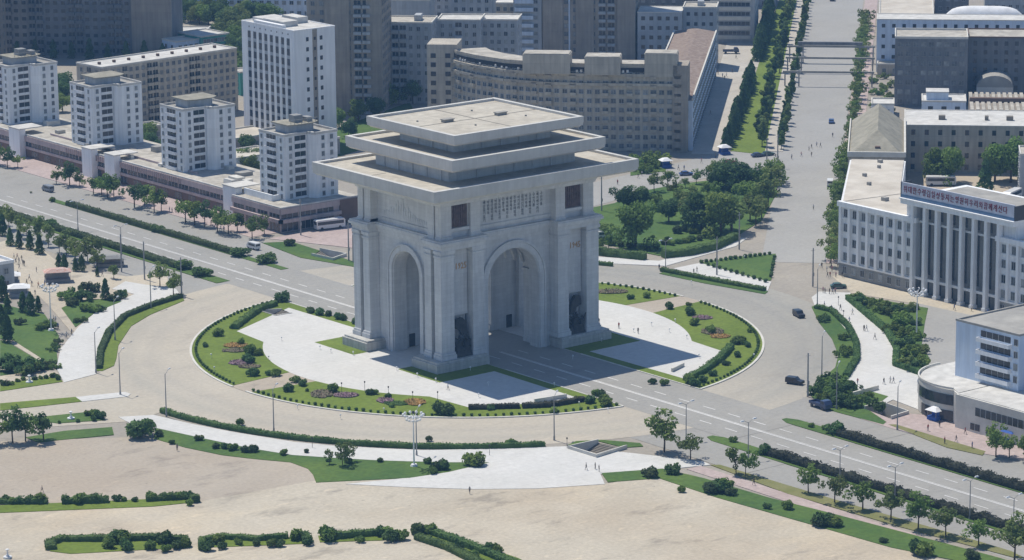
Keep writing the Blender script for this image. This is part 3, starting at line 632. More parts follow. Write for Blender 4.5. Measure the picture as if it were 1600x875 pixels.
class B:
    "a building: Empty at its base, every part a mesh of its own"
    def __init__(s,name,label,x,y,z=0,rot=0,cat='building',group=None):
        s.o=thing(name,label,cat,(x,y,z),R(rot),group); s.w=[]; s.r=R(rot); s.p=Vector((x,y,z))
    def part(s,name,mb,m): return mb.build(name,m,s.o)
    def wall(s,poly,z0,z1,m,name='wall'): return MB().prism(poly,z0,z1).build(name,m,s.o)
    def box(s,name,m,*a):
        mb=MB()
        for q in a: mb.box(*q)
        return mb.build(name,m,s.o)
    def roof(s,x0,y0,x1,y1,z,m=None,par=.6,mp=None,t=.3,ov=.12):
        s.box('roof',m or M['roof'],(x0+t,y0+t,z+.003,x1-t,y1-t,z+.12))
        a=(x0-ov,y0-ov,x1+ov,y1+ov); k=[(a[0],a[1],z,a[2],y0+t,z+par),(a[0],y1-t,z,a[2],a[3],z+par),(a[0],y0+t,z,x0+t,y1-t,z+par),(x1-t,y0+t,z,a[2],y1-t,z+par)]
        if par: s.box('parapet',mp or M['kerb'],*k)
    def grid(s,face,c,u0,u1,z0,z1,n,rows,w_,h_,kind='plain',name='window',skip=None,hit=0):
        for i in range(n):
            for j in range(rows):
                if skip and skip(i,j): continue
                u=u0+(u1-u0)*(i+.5)/n; z=z0+(z1-z0)*(j+.5)/rows
                s.w.append((name,winmesh(w_,h_,kind),face,c,u,z))
    def balc(s,face,c,u,z0,z1,rows,w_,d_=1.2,h_=1.1,m=None,win=True):
        for j in range(rows):
            z=z0+(z1-z0)*j/rows
            s.w.append(('balcony',balcmesh(w_,d_,h_,m or M['white']),face,c,u,z))
            if win: s.w.append(('window',winmesh(w_*.86,1.5,'strip'),face,c,u,z+(z1-z0)/rows*.5+.35))
    def done(s,lim=95):
        by={}
        for q in s.w:
            name,me,f,c,u,z=q; l=(u,c,z) if f=='F' else (c,u,z)
            by.setdefault(name,[]).append((q,l))
        RM=Matrix.Rotation(s.r,4,'Z')
        for name,L in by.items():
            L.sort(key=lambda e:(RM@Vector(e[1])+s.p-CAM).length)
            for (q,l) in L[:lim]: link(name,q[1],s.o,l,ROT[q[2]])
            if len(L)>lim:
                mb=MB(); mats=[]
                for (q,l) in L[lim:]:
                    me=q[1]; T=Matrix.Translation(l)@Matrix.Rotation(ROT[q[2]],4,'Z'); k=len(mb.v); mb.v+=[tuple(T@v.co) for v in me.vertices]
                    ix=[]
                    for m in me.materials:
                        if m not in mats: mats.append(m)
                        ix.append(mats.index(m))
                    for p in me.polygons: mb.f.append(tuple(k+i for i in p.vertices)); mb.m.append(ix[p.material_index])
                tag(mb.build(name,mats,s.o),kind='stuff')
        return s.o
W=M['white']
# --- the shopping arcade under the four white towers
b=B('shopping_arcade','long low pinkish shopping arcade with dark window bands along the pink paving at left',41,144,0)
b.wall([(0,26),(0,190),(26,190),(26,26)],.1,7.5,M['pinkw']); b.wall([(-3.6,0),(-3.6,26),(26,26),(26,0)],.1,7.5,M['pinkw'],'corner_hall')
b.box('roof',M['roof'],(.4,26.2,7.503,25.6,189.6,7.65)); b.box('roof',M['roof'],(-3.2,.4,7.504,25.6,26,7.66))
b.box('parapet',M['roofw'],(-.25,26,7.5,.3,190,7.95)); b.box('parapet',M['roofw'],(-3.8,-.2,7.5,-3.3,26,7.9),(-3.3,-.2,7.5,26.1,.3,7.9))
b.box('parapet',M['pinkw'],(6,60,7.65,6.3,150,8.3))
b.box('fascia',M['pinkw'],(-.5,26.1,5.6,-.02,190,7.4)); b.box('plinth',M['brownw'],(-.14,26.1,.1,-.01,190,2.9))
b.box('fascia',M['pinkw'],(-.45,26.1,3.0,-.02,190,3.9)); b.box('fascia',M['pinkw'],(-3.95,-.3,5.7,-3.62,26,7.4),(-3.95,-.35,5.7,26.1,-.02,7.4)); b.box('canopy',M['pinkw'],(-4.6,-1.2,3.1,-3.62,26,4.2),(-4.6,-1.2,3.1,18,-.03,4.2))
b.box('end_panel',M['brownw'],(18,-.5,.1,26.2,-.03,7.3))
for i in range(27): b.w.append(('window',winmesh(5.4,1.6,'strip'),'L',-.03,29+i*6,4.75))
for i in range(20): b.w.append(('window',winmesh(4.2,1.9,'strip'),'L',-.16,30+i*8,1.6))
for i in range(4): b.w.append(('window',winmesh(5.2,1.4,'strip'),'L',-3.63,3.3+i*6.4,4.95)); b.w.append(('window',winmesh(5.2,2.5,'strip'),'L',-3.63,3.3+i*6.4,1.6))
for i in range(3): b.w.append(('window',winmesh(6,1.4,'strip'),'F',-.03,-.4+i*6.6,4.95)); b.w.append(('window',winmesh(6,2.5,'strip'),'F',-.03,-.4+i*6.6,1.6))
for i in range(56): b.w.append(('fin',BM.setdefault('fin',MB().box(-.12,-.35,-.9,.12,0,.9).mesh('fin',M['pinkw'])),'L',-.5,60+i*1.25,6.5))
for k,(x_,y_,w_,d_,h_) in enumerate(((8,36,3,2,1.6),(14,48,5,3,1.2),(4,78,2,2,1.0),(12,84,6,4,1.4),(16,100,3,3,1.8),(6,112,2,5,.9),(15,128,4,3,1.3),(9,150,3,2,1.1),(14,165,5,3,1.5),(4,96,1.2,1.2,1.2),(3,122,1.2,1.2,1.2),(10,140,1.5,1.5,1.3),(18,60,2,6,1))): b.box('roof_hut',(M['kerb'],M['roofg'],M['roofw'])[k%3],(x_,y_,7.66,x_+w_,y_+d_,7.66+h_))
b.done(60)
for i,(y,wd,ht,lab) in enumerate(((170,7,9.6,'white blank stair tower joining the arcade roof near its right end'),(240,6,9.4,'white blank stair tower in the middle of the arcade, right one of the pair'),(254,6,9.4,'white blank stair tower in the middle of the arcade, left one of the pair'),(300,7,9.6,'white blank stair tower at the far left of the arcade'))):
    t=thing('stair_tower',lab,'stair tower',(38.6,y,0)); MB().box(0,0,.1,2.38,wd,ht).build('wall',M['bwhite'],t); MB().box(-.2,-.2,ht,9,wd+.2,ht+.35).build('roof',M['roofw'],t)
tw=MB().box(0,0,7.7,.5,15,9.6).box(.5,0,7.7,9,.5,9.4).build('roof_screen',M['bwhite'],None,(41.2,154.2,0)); tag(tw,'white low screen wall around the roof beside the right-hand tower','screen wall')
a=thing('skylight','white sloping skylight and plant room on the arcade roof between two towers','skylight',(50,186,7.66)); MB().prism([(0,0),(3,0),(3,5),(0,5)],0,1.2).build('plant_room',M['kerb'],a); MB().frus((-4,-3,-.5,2,0),(-3.8,-2.8,-2.4,1.8,1.4)).build('glazing',M['roofw'],a)
# --- white residential towers
TL=['white nine storey tower at the left edge, first along the arcade','white nine storey tower second from the left on the arcade','white nine storey tower third from the left on the arcade','white nine storey tower nearest the arch, with railings on its roof']
for i,(tx,ty) in enumerate(((46.2,319.5),(46.0,265.3),(45.6,209.5),(44.6,152.2))):
    b=B('residential_tower',TL[i],tx,ty,7.66,group='white towers on the arcade'); H_=19.7
    b.wall([(0,13),(0,0),(8.5,0),(8.5,-.9),(10.2,-2.8),(18,-2.8),(18,13)],0,H_,W)
    b.box('roof',M['roofg'],(.3,.3,H_+.003,17.7,12.7,H_+.1),(10.3,-2.5,H_+.003,17.7,.29,H_+.1))
    b.box('parapet',M['roofw'],(-.15,-.15,H_,.25,13.1,H_+.75),(.25,-.15,H_,8.9,.25,H_+.75),(9.9,-2.95,H_,18.15,-2.55,H_+.75),(17.75,-2.5,H_,18.15,13.1,H_+.75),(.25,12.75,H_,17.75,13.1,H_+.75),(8.6,-1.2,H_,9.0,.25,H_+.75),(9.0,-2.6,H_,9.9,-1.0,H_+.75))
    b.wall([(4,3),(6,2),(12,2),(14,4),(14,10),(4,10)],H_+.1,H_+2.7,M['bluegrey'],'penthouse'); b.wall([(3,2),(6,1),(12.5,1),(15,3),(15,11),(3,11)],H_+2.7,H_+3.0,M['oldroof'],'penthouse_roof')
    if i in(0,3):
        pr=MB()
        for k in range(8): pr.box(4+k*1.3,1.6,H_+3.0,4.1+k*1.3,1.7,H_+4.3)
        pr.box(3.6,1.55,H_+4.2,14,1.7,H_+4.4); pr.box(7,4,H_+3,10,7,H_+5.2); pr.box(11,3,H_+3,13,6,H_+4.4); b.part('roof_railing',pr,M['greyw'])
    n=8; fh=H_/n
    for u in(1.3,11.6): b.grid('L',-.02,u-.9,u+.9,0,H_,1,n,.8,1.25)
    for j in range(n): 
        b.w.append(('balcony',balcmesh(5.2,.8,1.0,W),'L',-.02,6.5,j*fh+.15))
        b.w.append(('window',winmesh(4.9,1.35,'strip'),'L',-.03,6.5,j*fh+1.75))
    b.grid('F',-.02,1.6,3.4,0,H_,1,n,.9,1.3); 
    for j in range(n): b.w.append(('window',winmesh(4.0,1.5,'strip'),'F',-.02,6.1,j*fh+1.5))
    b.box('balcony_rail',W,*[(4.0,-.22,j*fh+.1,8.2,-.03,j*fh+.75) for j in range(n)])
    b.grid('F',-2.82,11,17.4,0,H_,2,n,.95,1.3)
    b.done()
def apart(name,label,x,y,w_,d_,h_,rot,m,rows,z=0,fcols=8,lcols=3,rcols=3,ww=1.3,wh=1.5,kind='plain',roofm=None,balcF=(),balcL=(),balcR=(),bm=None,par=.6,ph=0,cat='building',roofpar=None,zf=0.,bw=2.8,group=None):
    b=B(name,label,x,y,z,rot,cat,group); b.wall([(0,0),(w_,0),(w_,d_),(0,d_)],0,h_,m)
    b.roof(0,0,w_,d_,h_,roofm or M['roof'],par,roofpar or M['kerb']); z0=zf
    sk=lambda lst:(lambda i,j:i in lst)
    if fcols: b.grid('F',-.02,.6,w_-.6,z0,h_-.3,fcols,rows,ww,wh,kind,skip=sk(balcF))
    if lcols: b.grid('L',-.02,.6,d_-.6,z0,h_-.3,lcols,rows,ww,wh,kind,skip=sk(balcL))
    if rcols: b.grid('R',w_+.02,.6,d_-.6,z0,h_-.3,rcols,rows,ww,wh,kind,skip=sk(balcR))
    for f,c,lst,n,L in(('F',-.02,balcF,fcols,w_),('L',-.02,balcL,lcols,d_),('R',w_+.02,balcR,rcols,d_)):
        for i in lst: b.balc(f,c,.6+(L-1.2)*(i+.5)/n,z0+.1,h_-.2,rows,min(bw,(L-1.2)/n*.9),1.1,1.05,bm or m)
    rr=random.Random(len(label))
    for k in range(ph): 
        u=w_*(k+.5)/ph; b.box('roof_hut',m,(u-1.2,d_*.35,h_+.12,u+1.2,d_*.7,h_+.12+rr.uniform(1,2.2)))
    return b
# beige slab behind the towers
b=apart('apartment_block','long beige eight storey slab with a pale flat roof behind the white towers',86,323.5,60,15,22.3,4.3,M['beige'],8,fcols=22,lcols=3,rcols=3,ww=1.2,wh=1.3,kind='dim',roofm=M['roofw'],balcF=(3,7,8,14,15),balcL=(1,),bm=M['beige'])
for k in range(9): b.box('roof_vent',M['brownw'],(4+k*6.4,7,22.42,4.9+k*6.4,7.9,23.3))
b.done()
# dark towers, upper left
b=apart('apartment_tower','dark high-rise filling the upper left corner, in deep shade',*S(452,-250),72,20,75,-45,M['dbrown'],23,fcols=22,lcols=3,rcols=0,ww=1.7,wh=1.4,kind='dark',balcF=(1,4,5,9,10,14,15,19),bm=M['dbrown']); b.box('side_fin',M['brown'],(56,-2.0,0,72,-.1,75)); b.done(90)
apart('apartment_tower','brown high-rise sliver cut by the left edge of the photo',*S(415,-262),21,20,70,-45,M['brown'],21,fcols=3,lcols=0,rcols=3,kind='dim').done(60)
# white striped office block
b=B('office_block','bright white office block with dark vertical window strips beside the brown tower',118.6,252.3,0)
Hh=40.3; b.wall([(0,0),(17,0),(17,31.5),(0,31.5)],0,Hh,M['bwhite']); b.roof(0,0,17,31.5,Hh,M['roofw'],.35,M['bwhite'])
b.box('penthouse',M['roofw'],(2,9,Hh+.12,8,21,Hh+2.0)); b.box('penthouse',M['roofw'],(10.5,13,Hh+.12,15,22,Hh+2.2)); b.box('penthouse',M['roofw'],(3,22,Hh+.12,12,29,Hh+1.5)); b.box('screen',M['bwhite'],(-.02,7,Hh+.1,1.6,24,Hh+1.3))
for i in range(8):
    u=3.4+i*3.35
    for j in range(11): b.w.append(('window',winmesh(1.7,2.3,'dark'),'L',-.02,u,1.8+j*3.45)) if u>0 else None
    b.w.append(('window',winmesh(.5,.5,'dark'),'L',-.02,u,39.0))
    b.box('window_strip',M['bluegrey'],(-.012,u-.9,1,-.004,u+.9,37.6))
for i in range(9): b.box('rib',M['bwhite'],(-.10,1.35+i*3.35,1,-.01,2.15+i*3.35,37.8))
b.box('brown_strip',M['brown'],(7.6,-.05,1,9.5,-.006,Hh))
for j in range(11):
    for u in(5.5,11.2): b.w.append(('window',winmesh(1.1,1.4,'dark'),'F',-.02,u,2.6+j*3.45))
    b.w.append(('window',winmesh(.8,1.0,'dark'),'F',-.06,8.55,2.6+j*3.45))
b.done()
# brown tower behind the office block
b=apart('apartment_tower','tall brown and grey high-rise standing right behind the white office block',*S(330,-102),27,24,80,-45,M['brown'],25,fcols=8,lcols=6,rcols=6,kind='dim',ww=1.3,balcF=(5,6),balcL=(1,4),bm=M['bluegrey']); b.box('blank_panel',M['brown'],(6.5,-.4,0,15.5,-.13,80)); b.box('blank_panel',M['brown'],(21.5,-.4,0,27,-.13,80)); b.done(80)
# blue-grey blocks in the middle distance
apart('apartment_block','blue-grey apartment block right of the tall brown tower',*S(352,-84),24,16,29.5,-45,M['bluegrey'],9,fcols=8,lcols=2,rcols=3,ww=1.2,balcF=(3,4),bm=M['bluegrey'],ph=2,roofm=M['roof']).done()
apart('apartment_block','blue-grey stepped apartment block behind the curved brown block, left one',*S(366,-60),16,14,28.5,-45,M['bluegrey'],9,fcols=5,lcols=2,rcols=2,ww=1.2,balcF=(2,),bm=M['bluegrey'],roofm=M['roofw']).done()
apart('apartment_block','blue-grey apartment block with pinkish roof edge just left of the striped tower',*S(374,-45),14,14,27.5,-45,M['bluegrey'],9,fcols=5,lcols=2,rcols=2,ww=1.3,roofm=M['roofw']).done()
apart('apartment_block','plain grey blank-walled block rising behind the blue-grey apartments',*S(405,-90),22,14,30,-45,M['bluegrey'],3,zf=20,fcols=0,lcols=2,rcols=0,roofm=M['roofw']).done()
apart('apartment_block','small grey block with pale roofs behind the blue-grey apartments, upper middle',*S(420,-62),16,12,30,-45,M['bluegrey'],9,fcols=5,lcols=0,rcols=0,roofm=M['roofw']).done()
apart('apartment_block','low beige block squeezed behind the blue-grey ones left of the striped tower',*S(440,-48),12,30,24,-45,M['beige'],7,fcols=4,lcols=0,rcols=2,roofm=M['roofw']).done()
# two high-rises behind the curved block
b=apart('apartment_tower','tall tower with pale blue horizontal balcony stripes behind the curved block',*S(430,-39),11,18,75,-45,M['bluegrey'],24,fcols=3,lcols=2,rcols=2,ww=1.4)
for j in range(24): b.w.append(('balcony',balcmesh(7.2,1.1,1.5,M['bluewall']),'F',-.02,4.2,1+j*3.1))
b.done(70)
b=apart('apartment_tower','tall brown tower with two blank panels rising behind the curved block',*S(430,-27.8),36,20,75,-45,M['brown'],24,fcols=10,lcols=2,rcols=4,ww=1.5,kind='dim',balcF=(6,7),bm=M['bluegrey'])
b.box('blank_panel',M['brown'],(.3,-.5,0,8,-.13,75)); b.box('blank_panel',M['brown'],(13,-.5,0,20,-.13,75)); b.box('blank_panel',M['brown'],(29,-.5,0,36,-.13,75)); b.box('blue_strip',M['bluewall'],(10.2,-.3,0,10.8,-.04,75)); b.done(80)
apart('office_block','grey block with square windows and a cream roof right of the brown tower',*S(430,9),17,16,22.5,-45,M['bluegrey'],6,fcols=5,lcols=0,rcols=0,ww=1.5,wh=1.5,kind='dark',roofm=M['roofw'],par=.3).done()
apart('office_block','grey office wing with small square windows next to the striped block',*S(436,26.1),13,14,23.5,-45,M['bluegrey'],6,fcols=4,lcols=0,rcols=3,ww=1.3,wh=1.4,kind='dark',ph=1).done()
b=apart('office_block','grey block with bold horizontal bands at the far end of the market paving',*S(500,33),18,40,24,-45,M['bluegrey'],6,fcols=0,lcols=0,rcols=6,ww=1.5)
for j in range(6): b.box('band',M['kerb'],(.2,-.5,1.5+j*3.9,16.5,-.02,3.0+j*3.9)); b.w.append(('window',winmesh(15.5,1.5,'strip'),'F',-.02,8.3,4.0+j*3.9))
b.done()
# curved brown apartment block: a facade bent in plan
def bent(name,label,pts,d_,h_,m,rows,cols,bm):
    b=B(name,label,pts[0][0],pts[0][1],0); o=Vector(pts[0])
    pl=[Vector(p)-o for p in pts]; nrm=[]
    for i in range(len(pl)-1):
        t_=(pl[i+1]-pl[i]).normalized(); nrm.append(Vector((-t_.y,t_.x)))
    back=[pl[0]+nrm[0]*d_]+[pl[i]+(nrm[i-1]+nrm[i]).normalized()*d_ for i in range(1,len(pl)-1)]+[pl[-1]+nrm[-1]*d_]
    poly=[tuple(p) for p in pl]+[tuple(p) for p in back[::-1]]
    b.wall(poly,0,h_,m); MB().prism([tuple(v) for v in poly],h_+.003,h_+.25).build('roof',M['roof'],b.o)
    mb=MB()
    for i in range(len(pl)-1):
        q=[pl[i],pl[i+1],pl[i+1]+nrm[i]*.3,pl[i]+nrm[i]*.3]; mb.prism([tuple(v-nrm[i]*.15) for v in q],h_+.26,h_+1.1)
    b.part('parapet',mb,m)
    mb=MB(); n=0
    for i in range(len(pl)-1):
        L=(pl[i+1]-pl[i]).length; t_=(pl[i+1]-pl[i]).normalized(); nc=max(1,round(cols*L/100)); a=math.atan2(t_.y,t_.x)
        for c in range(nc):
            p=pl[i]+t_*L*(c+.5)/nc
            for j in range(rows):
                z=1.8+j*(h_-1.2)/rows
                isb=(c+i)%3==1
                me=balcmesh(L/nc*.8,.9,1.0,bm) if isb else None
                yield_=(winmesh(1.5 if not isb else L/nc*.66,1.35,'dim' if (c*7+j*3+i)%4 else 'plain'),p,a,z,me)
                b.w.append(yield_)
    return b,pl,nrm
cp=[S(297,-46),S(289.5,-42.5),S(281,-35),S(272.5,-24),S(267.3,-10),S(265.8,4),S(265.8,36.5)]
b,pl,nrm=bent('apartment_block','long curved brown apartment block directly behind the arch',cp,13,28.8,M['beige'],9,38,M['beige'])
ws=b.w; b.w=[]; cnt=0
o0=Vector(cp[0])
ws.sort(key=lambda q:-q[1].x-q[3]*.2)
def place(q,stuff):
    me,p,a,z,bal=q
    if stuff is None:
        link('window',me,b.o,(p.x+.02*math.sin(a),p.y-.02*math.cos(a),z),a)
    else:
        T=Matrix.Translation((p.x+.02*math.sin(a),p.y-.02*math.cos(a),z))@Matrix.Rotation(a,4,'Z'); k=len(stuff.v); stuff.v+=[tuple(T@v.co) for v in me.vertices]
        for pg in me.polygons: stuff.f.append(tuple(k+i for i in pg.vertices)); stuff.m.append(pg.material_index)
stf=MB()
for i,q in enumerate(ws): place(q,None if i<95 else stf)
tag(stf.build('window',[M['frame'],M['glass2']],b.o),kind='stuff')
bc=[q for q in ws if q[4]]
for q in bc[:90]: link('balcony',q[4],b.o,(q[1].x,q[1].y,q[3]-1.3),q[2])
for (s0,s1,t0,t1,z) in ((263.8,272,-17,-1,33.0),(262.8,271,4,16,32.4),(264.9,273,24,35,33.4)):   # roof towers with bands
    q=[Vector(S(s0,t0))-o0,Vector(S(s0,t1))-o0,Vector(S(s1,t1))-o0,Vector(S(s1,t0))-o0]
    b.wall([tuple(v) for v in q],26.5,z,M['beige'],'roof_hut'); c=(q[0]+q[2])/2
    b.wall([tuple(c+(v-c)*.96) for v in q],z+.003,z+.3,M['roof'],'hut_roof')
q=[Vector(S(*a))-o0 for a in ((264.9,38.6),(264.9,33.5),(276,33.5),(276,38.6))]; b.wall([tuple(v) for v in q],0,29.6,M['brown'],'stair_shaft')
q=[Vector(S(*a))-o0 for a in ((292.5,-43),(292.5,-53.5),(306,-53.5),(306,-43))]; b.wall([tuple(v) for v in q],0,31.5,M['beige'],'end_wing')
q=[Vector(S(*a))-o0 for a in ((291.9,-59.5),(291.9,-53),(292,-53),(292,-59.5))]
for j in range(9):
    for t_ in(-51.3,-46.2): 
        p=Vector(S(292.4,t_))-o0; link('window',winmesh(1.8,1.6,'dark'),b.o,(p.x,p.y,2+j*3.2),R(-45))
# upper loggia band under the roof
mb=MB()
for i in range(len(pl)-1):
    qd=[pl[i]-nrm[i]*.9,pl[i+1]-nrm[i]*.9,pl[i+1]-nrm[i]*.2,pl[i]-nrm[i]*.2]
    for z in (25.6,22.4): mb.prism([tuple(v) for v in qd],z,z+.9)
b.part('loggia_band',mb,M['beige'])
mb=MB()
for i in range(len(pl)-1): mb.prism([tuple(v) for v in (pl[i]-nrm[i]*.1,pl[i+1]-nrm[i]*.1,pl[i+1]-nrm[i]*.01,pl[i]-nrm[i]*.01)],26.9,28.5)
b.part('roof_loggia_shade',mb,M['dark'])  # flat dark strip painted in for the shadow under the roof slab
mb=MB(); g_=random.Random(4)
for i in range(len(pl)-1):
    L=(pl[i+1]-pl[i]).length; t_=(pl[i+1]-pl[i])/L; k=0
    while k*1.5<L-1:
        if g_.random()<.55: c_=pl[i]+t_*(k*1.5+.7)-nrm[i]*.25; mb.box(c_.x-.35,c_.y-.3,26.9,c_.x+.35,c_.y+.1,26.9+g_.uniform(.5,1.1))
        k+=1
tag(b.part('laundry_and_rails',mb,M['canvas']),kind='stuff')
# tiled slab along the street behind it
b=B('tenement_block','long narrow block with patchy red tiled roof running away beside the market paving',*S(268,24),0,45-90)
b.wall([(0,0),(16,0),(16,150),(0,150)],0,17.2,M['bluewall']); b.part('roof',MB().frus((-.3,-.3,16.3,150.3,17.2),(7,1,9,149,18.6)),M['tile'])
b.box('parapet',M['kerb'],(15.7,0,17.2,16.2,150,17.9),(-.2,0,17.2,.3,150,17.9))
b.grid('R',16.02,2,148,0,16.5,30,5,1.4,1.6,'dim'); b.done(95)
# low structures between towers and the arch
apart('low_shed','flat pinkish-roofed low shed between the towers',96,262,26,16,4,0,M['pinkw'],1,fcols=5,lcols=3,rcols=0,roofm=M['patch'],cat='shed').done()
apart('low_shed','low grey shed behind the tower nearest the arch',104,236,20,10,5.5,-5,M['greyw'],1,fcols=4,lcols=2,rcols=0,roofm=M['roofw'],cat='shed').done()
apart('low_shed','small flat-roofed pavilion left of the curved block',160,250,14,9,5,-30,M['beige'],1,fcols=3,lcols=2,rcols=0,cat='shed').done()
apart('low_shed','small pale shed between the first two white towers',78,296,16,8,5,0,M['beige'],1,fcols=3,lcols=2,rcols=0,cat='shed').done()
apart('low_shed','pale flat-roofed shed behind the third white tower',70,226,24,14,5.5,0,M['bwhite'],1,fcols=3,lcols=0,rcols=0,roofm=M['patch'],cat='shed').done()
def between(name,label,pa,pb,d_,h_,m,rows,**k):
    a=Vector(G(*pa)); b_=Vector(G(*pb)); d=b_-a; return apart(name,label,a.x,a.y,d.length,d_,h_,math.degrees(math.atan2(d.y,d.x)),m,rows,**k)
between('green_building','turquoise painted building with white roofs beyond the beige slab',(316,92),(359,86),16,8.5,M['greenw'],3,fcols=7,lcols=3,rcols=0,roofm=M['roofw']).done()
between('green_building','turquoise building with cream roof left of the other turquoise one',(272,76),(322,76),14,6.5,M['greenw'],2,fcols=6,lcols=2,rcols=0,roofm=M['roofw']).done()
apart('green_building','small turquoise building behind the corner of the beige slab',163,352,14,9,8.5,-10,M['greenw'],3,fcols=4,lcols=2,rcols=0).done()
between('white_house','low white house in front of the turquoise buildings',(276,96),(322,90),10,7.5,M['bluewall'],2,fcols=5,lcols=2,rcols=0,roofm=M['patch']).done()
apart('long_hall','long white hall with columns at the top edge left of the brown tower',*S(556,-206),66,22,9,-45,M['bluewall'],2,fcols=20,lcols=0,rcols=4,roofm=M['patch'],par=.9,ww=1.6).done()
apart('apartment_block','distant grey block closing the view above the green building',*S(640,-190),90,20,18,-45,M['bluegrey'],6,fcols=20,lcols=0,rcols=0).done(60)
apart('apartment_block','distant pale block at the top edge right of the brown tower',*S(560,-88),40,16,22,-45,M['bluegrey'],7,fcols=12,lcols=0,rcols=2,roofm=M['roofw']).done(60)
apart('apartment_block','distant dark block at the top edge above the grey offices',*S(560,-40),70,16,30,-45,M['dbrown'],9,fcols=16,lcols=0,rcols=3).done(60)
apart('apartment_block','distant blue-grey block beyond the banded block',*S(600,30),26,20,24,-45,M['bluegrey'],7,fcols=8,lcols=0,rcols=3).done(60)
# --- right side
b=B('colonnaded_hall','big white colonnaded hall with red lettering on its roof, facing the roundabout',125.6,-5.6,0,-90)   # local x runs along the front (-y world), local y away from the square
# in this frame: F face = world -x side (front)
def colonnade():
    Hw=21.0; Hp=26.6; X0,X1=29.0,61.6
    b.wall([(0,0),(X0,0),(X0,22),(0,22)],3.9,Hw,W); b.wall([(-.2,-.2),(X0,-.2),(X0,22),(-.2,22)],.1,3.9,M['greyw'],'plinth')
    b.wall([(X1,0),(110,0),(110,22),(X1,22)],3.9,Hw,W); b.wall([(X1,-.2),(110,-.2),(110,22),(X1,22)],.1,3.9,M['greyw'],'plinth')
    b.wall([(X0,2.5),(X1,2.5),(X1,24),(X0,24)],.1,Hp-1.6,M['greyw'],'portico_wall')
    b.wall([(25.6,.6),(X0-.01,.6),(X0-.01,23.9),(25.6,23.9)],Hw+.01,Hp-1.6,W,'portico_wall'); b.wall([(X1+.01,.6),(66.4,.6),(66.4,23.9),(X1+.01,23.9)],Hw+.01,Hp-1.6,W,'portico_wall')
    b.box('roof',M['patch'],(.4,.4,Hw+.003,25.5,21.6,Hw+.16)); b.box('roof',M['patch'],(66.6,.4,Hw+.003,109.6,21.6,Hw+.16))
    b.box('cornice',M['bwhite'],(-.6,-.8,Hw-.9,X0+1.5,.38,Hw+.5)); b.box('cornice',M['bwhite'],(X1-1.5,-.8,Hw-.9,110,.38,Hw+.5))
    b.box('string_course',M['bwhite'],(-.35,-.4,3.8,X0,-.2-.005,4.3)); b.box('string_course',M['bwhite'],(X1,-.4,3.8,110,-.205,4.3)); b.box('string_course',M['bwhite'],(X0,.2,4.2,X1,.9,4.9))
    b.box('string_course',M['bwhite'],(.3,-.22,16.6,X0,-.003,17.0)); b.box('string_course',M['bwhite'],(X1,-.22,16.6,110,-.003,17.0))
    b.box('entablature',M['bwhite'],(25.0,-1.4,Hp-1.6,67,24.5,Hp-.3)); b.box('entablature',M['bwhite'],(24.7,-1.7,Hp-.3,67.3,24.8,Hp)); b.box('roof',M['roofg'],(27,.5,Hp+.003,65,23,Hp+.15))
    b.box('transom',M['bwhite'],(X0,.7,20.2,X1,1.3,20.7))
    for i in range(8): b.box('pilaster',M['bwhite'],(.1+i*3.56,-.75,4.31,.95+i*3.56,-.01,Hw-.91))
    for i in range(13): b.box('pilaster',M['bwhite'],(X1+2.6+i*3.56,-.75,4.31,X1+3.4+i*3.56,-.01,Hw-.91))
    for i in range(8):
        u=X0+.2+i*4.6; mb=MB(); mb.box(u-.5,-1.1,.1,u+.5,.3,Hp-1.6); mb.box(u-.7,-1.3,.1,u+.7,.5,1.0); b.part('column',mb,M['bwhite'])
    for i in range(8):
        for j in range(4): b.w.append(('window',winmesh(1.4,2.1,'plain'),'F',-.02,2.3+i*3.56,5.9+j*4.15))
        b.w.append(('window',winmesh(1.5,1.8,'plain'),'F',-.22,2.3+i*3.56,2.1))
    for i in range(12):
        for j in range(4): b.w.append(('window',winmesh(1.4,2.1,'plain'),'F',-.02,X1+1.3+i*3.56,5.9+j*4.15))
        b.w.append(('window',winmesh(1.5,1.8,'plain'),'F',-.22,X1+1.3+i*3.56,2.1))
    for i in range(7):
        u=X0+2.5+i*4.6; b.w.append(('tall_window',winmesh(3.2,14.2,'strip'),'F',2.48,u,12.6)); b.w.append(('tall_window',winmesh(3.2,3.4,'strip'),'F',2.48,u,22.8)); b.w.append(('door',winmesh(2.6,3.0,'strip'),'F',2.48,u,1.8))
    b.wall([(.02,.02),(-43.6,46),(-31.2,57.1),(-7.9,32.4),(3.5,22)],.1,Hw-.02,W,'street_wing'); b.wall([(.1,.9),(-42.9,46),(-31.2,56.4),(-7.9,31.9),(3.2,21.5)],Hw+.17,Hw+.3,M['patch'],'wing_roof')
    for q in ((-34,48,1.2),(-22,30,1),(-12,22,1),(6,10,1.6),(14,14,1),(20,7,1.2),(-28,42,.8)): b.box('roof_vent',M['roofg'],(q[0],q[1],Hw+.1,q[0]+q[2],q[1]+q[2],Hw+1.2))
    b.box('sign_board',M['lilac'],(24.9,-.9,Hp+.9,66.9,-.5,Hp+4.3)); b.box('sign_base',M['blueband'],(24.8,-1.0,Hp+.02,67,-.4,Hp+.9))
    mb=MB()
    for i in range(10): mb.box(26+i*4.4,-.4,Hp+.2,26.2+i*4.4,1.6,Hp+3.6)
    mb.box(24.5,-.9,Hp,24.9,3,Hp+4.3); mb.box(66.9,-.9,Hp,67.3,6,Hp+4.0); b.part('sign_frame',mb,M['dmetal'])
    body='위대한수령김일성동지는영원히우리와함께계신다'
    for i,chx in enumerate(body): text('letter',chx,2.15,M['red'],b.o,(26.4+i*1.775,-.95,Hp+1.75),(R(90),0,0),.08,sx=.8)
colonnade(); b.done(96)
b=B('gable_house','hall with weathered hipped roof beside the side street, behind the colonnaded hall',*S(181,93.5),0,-45)
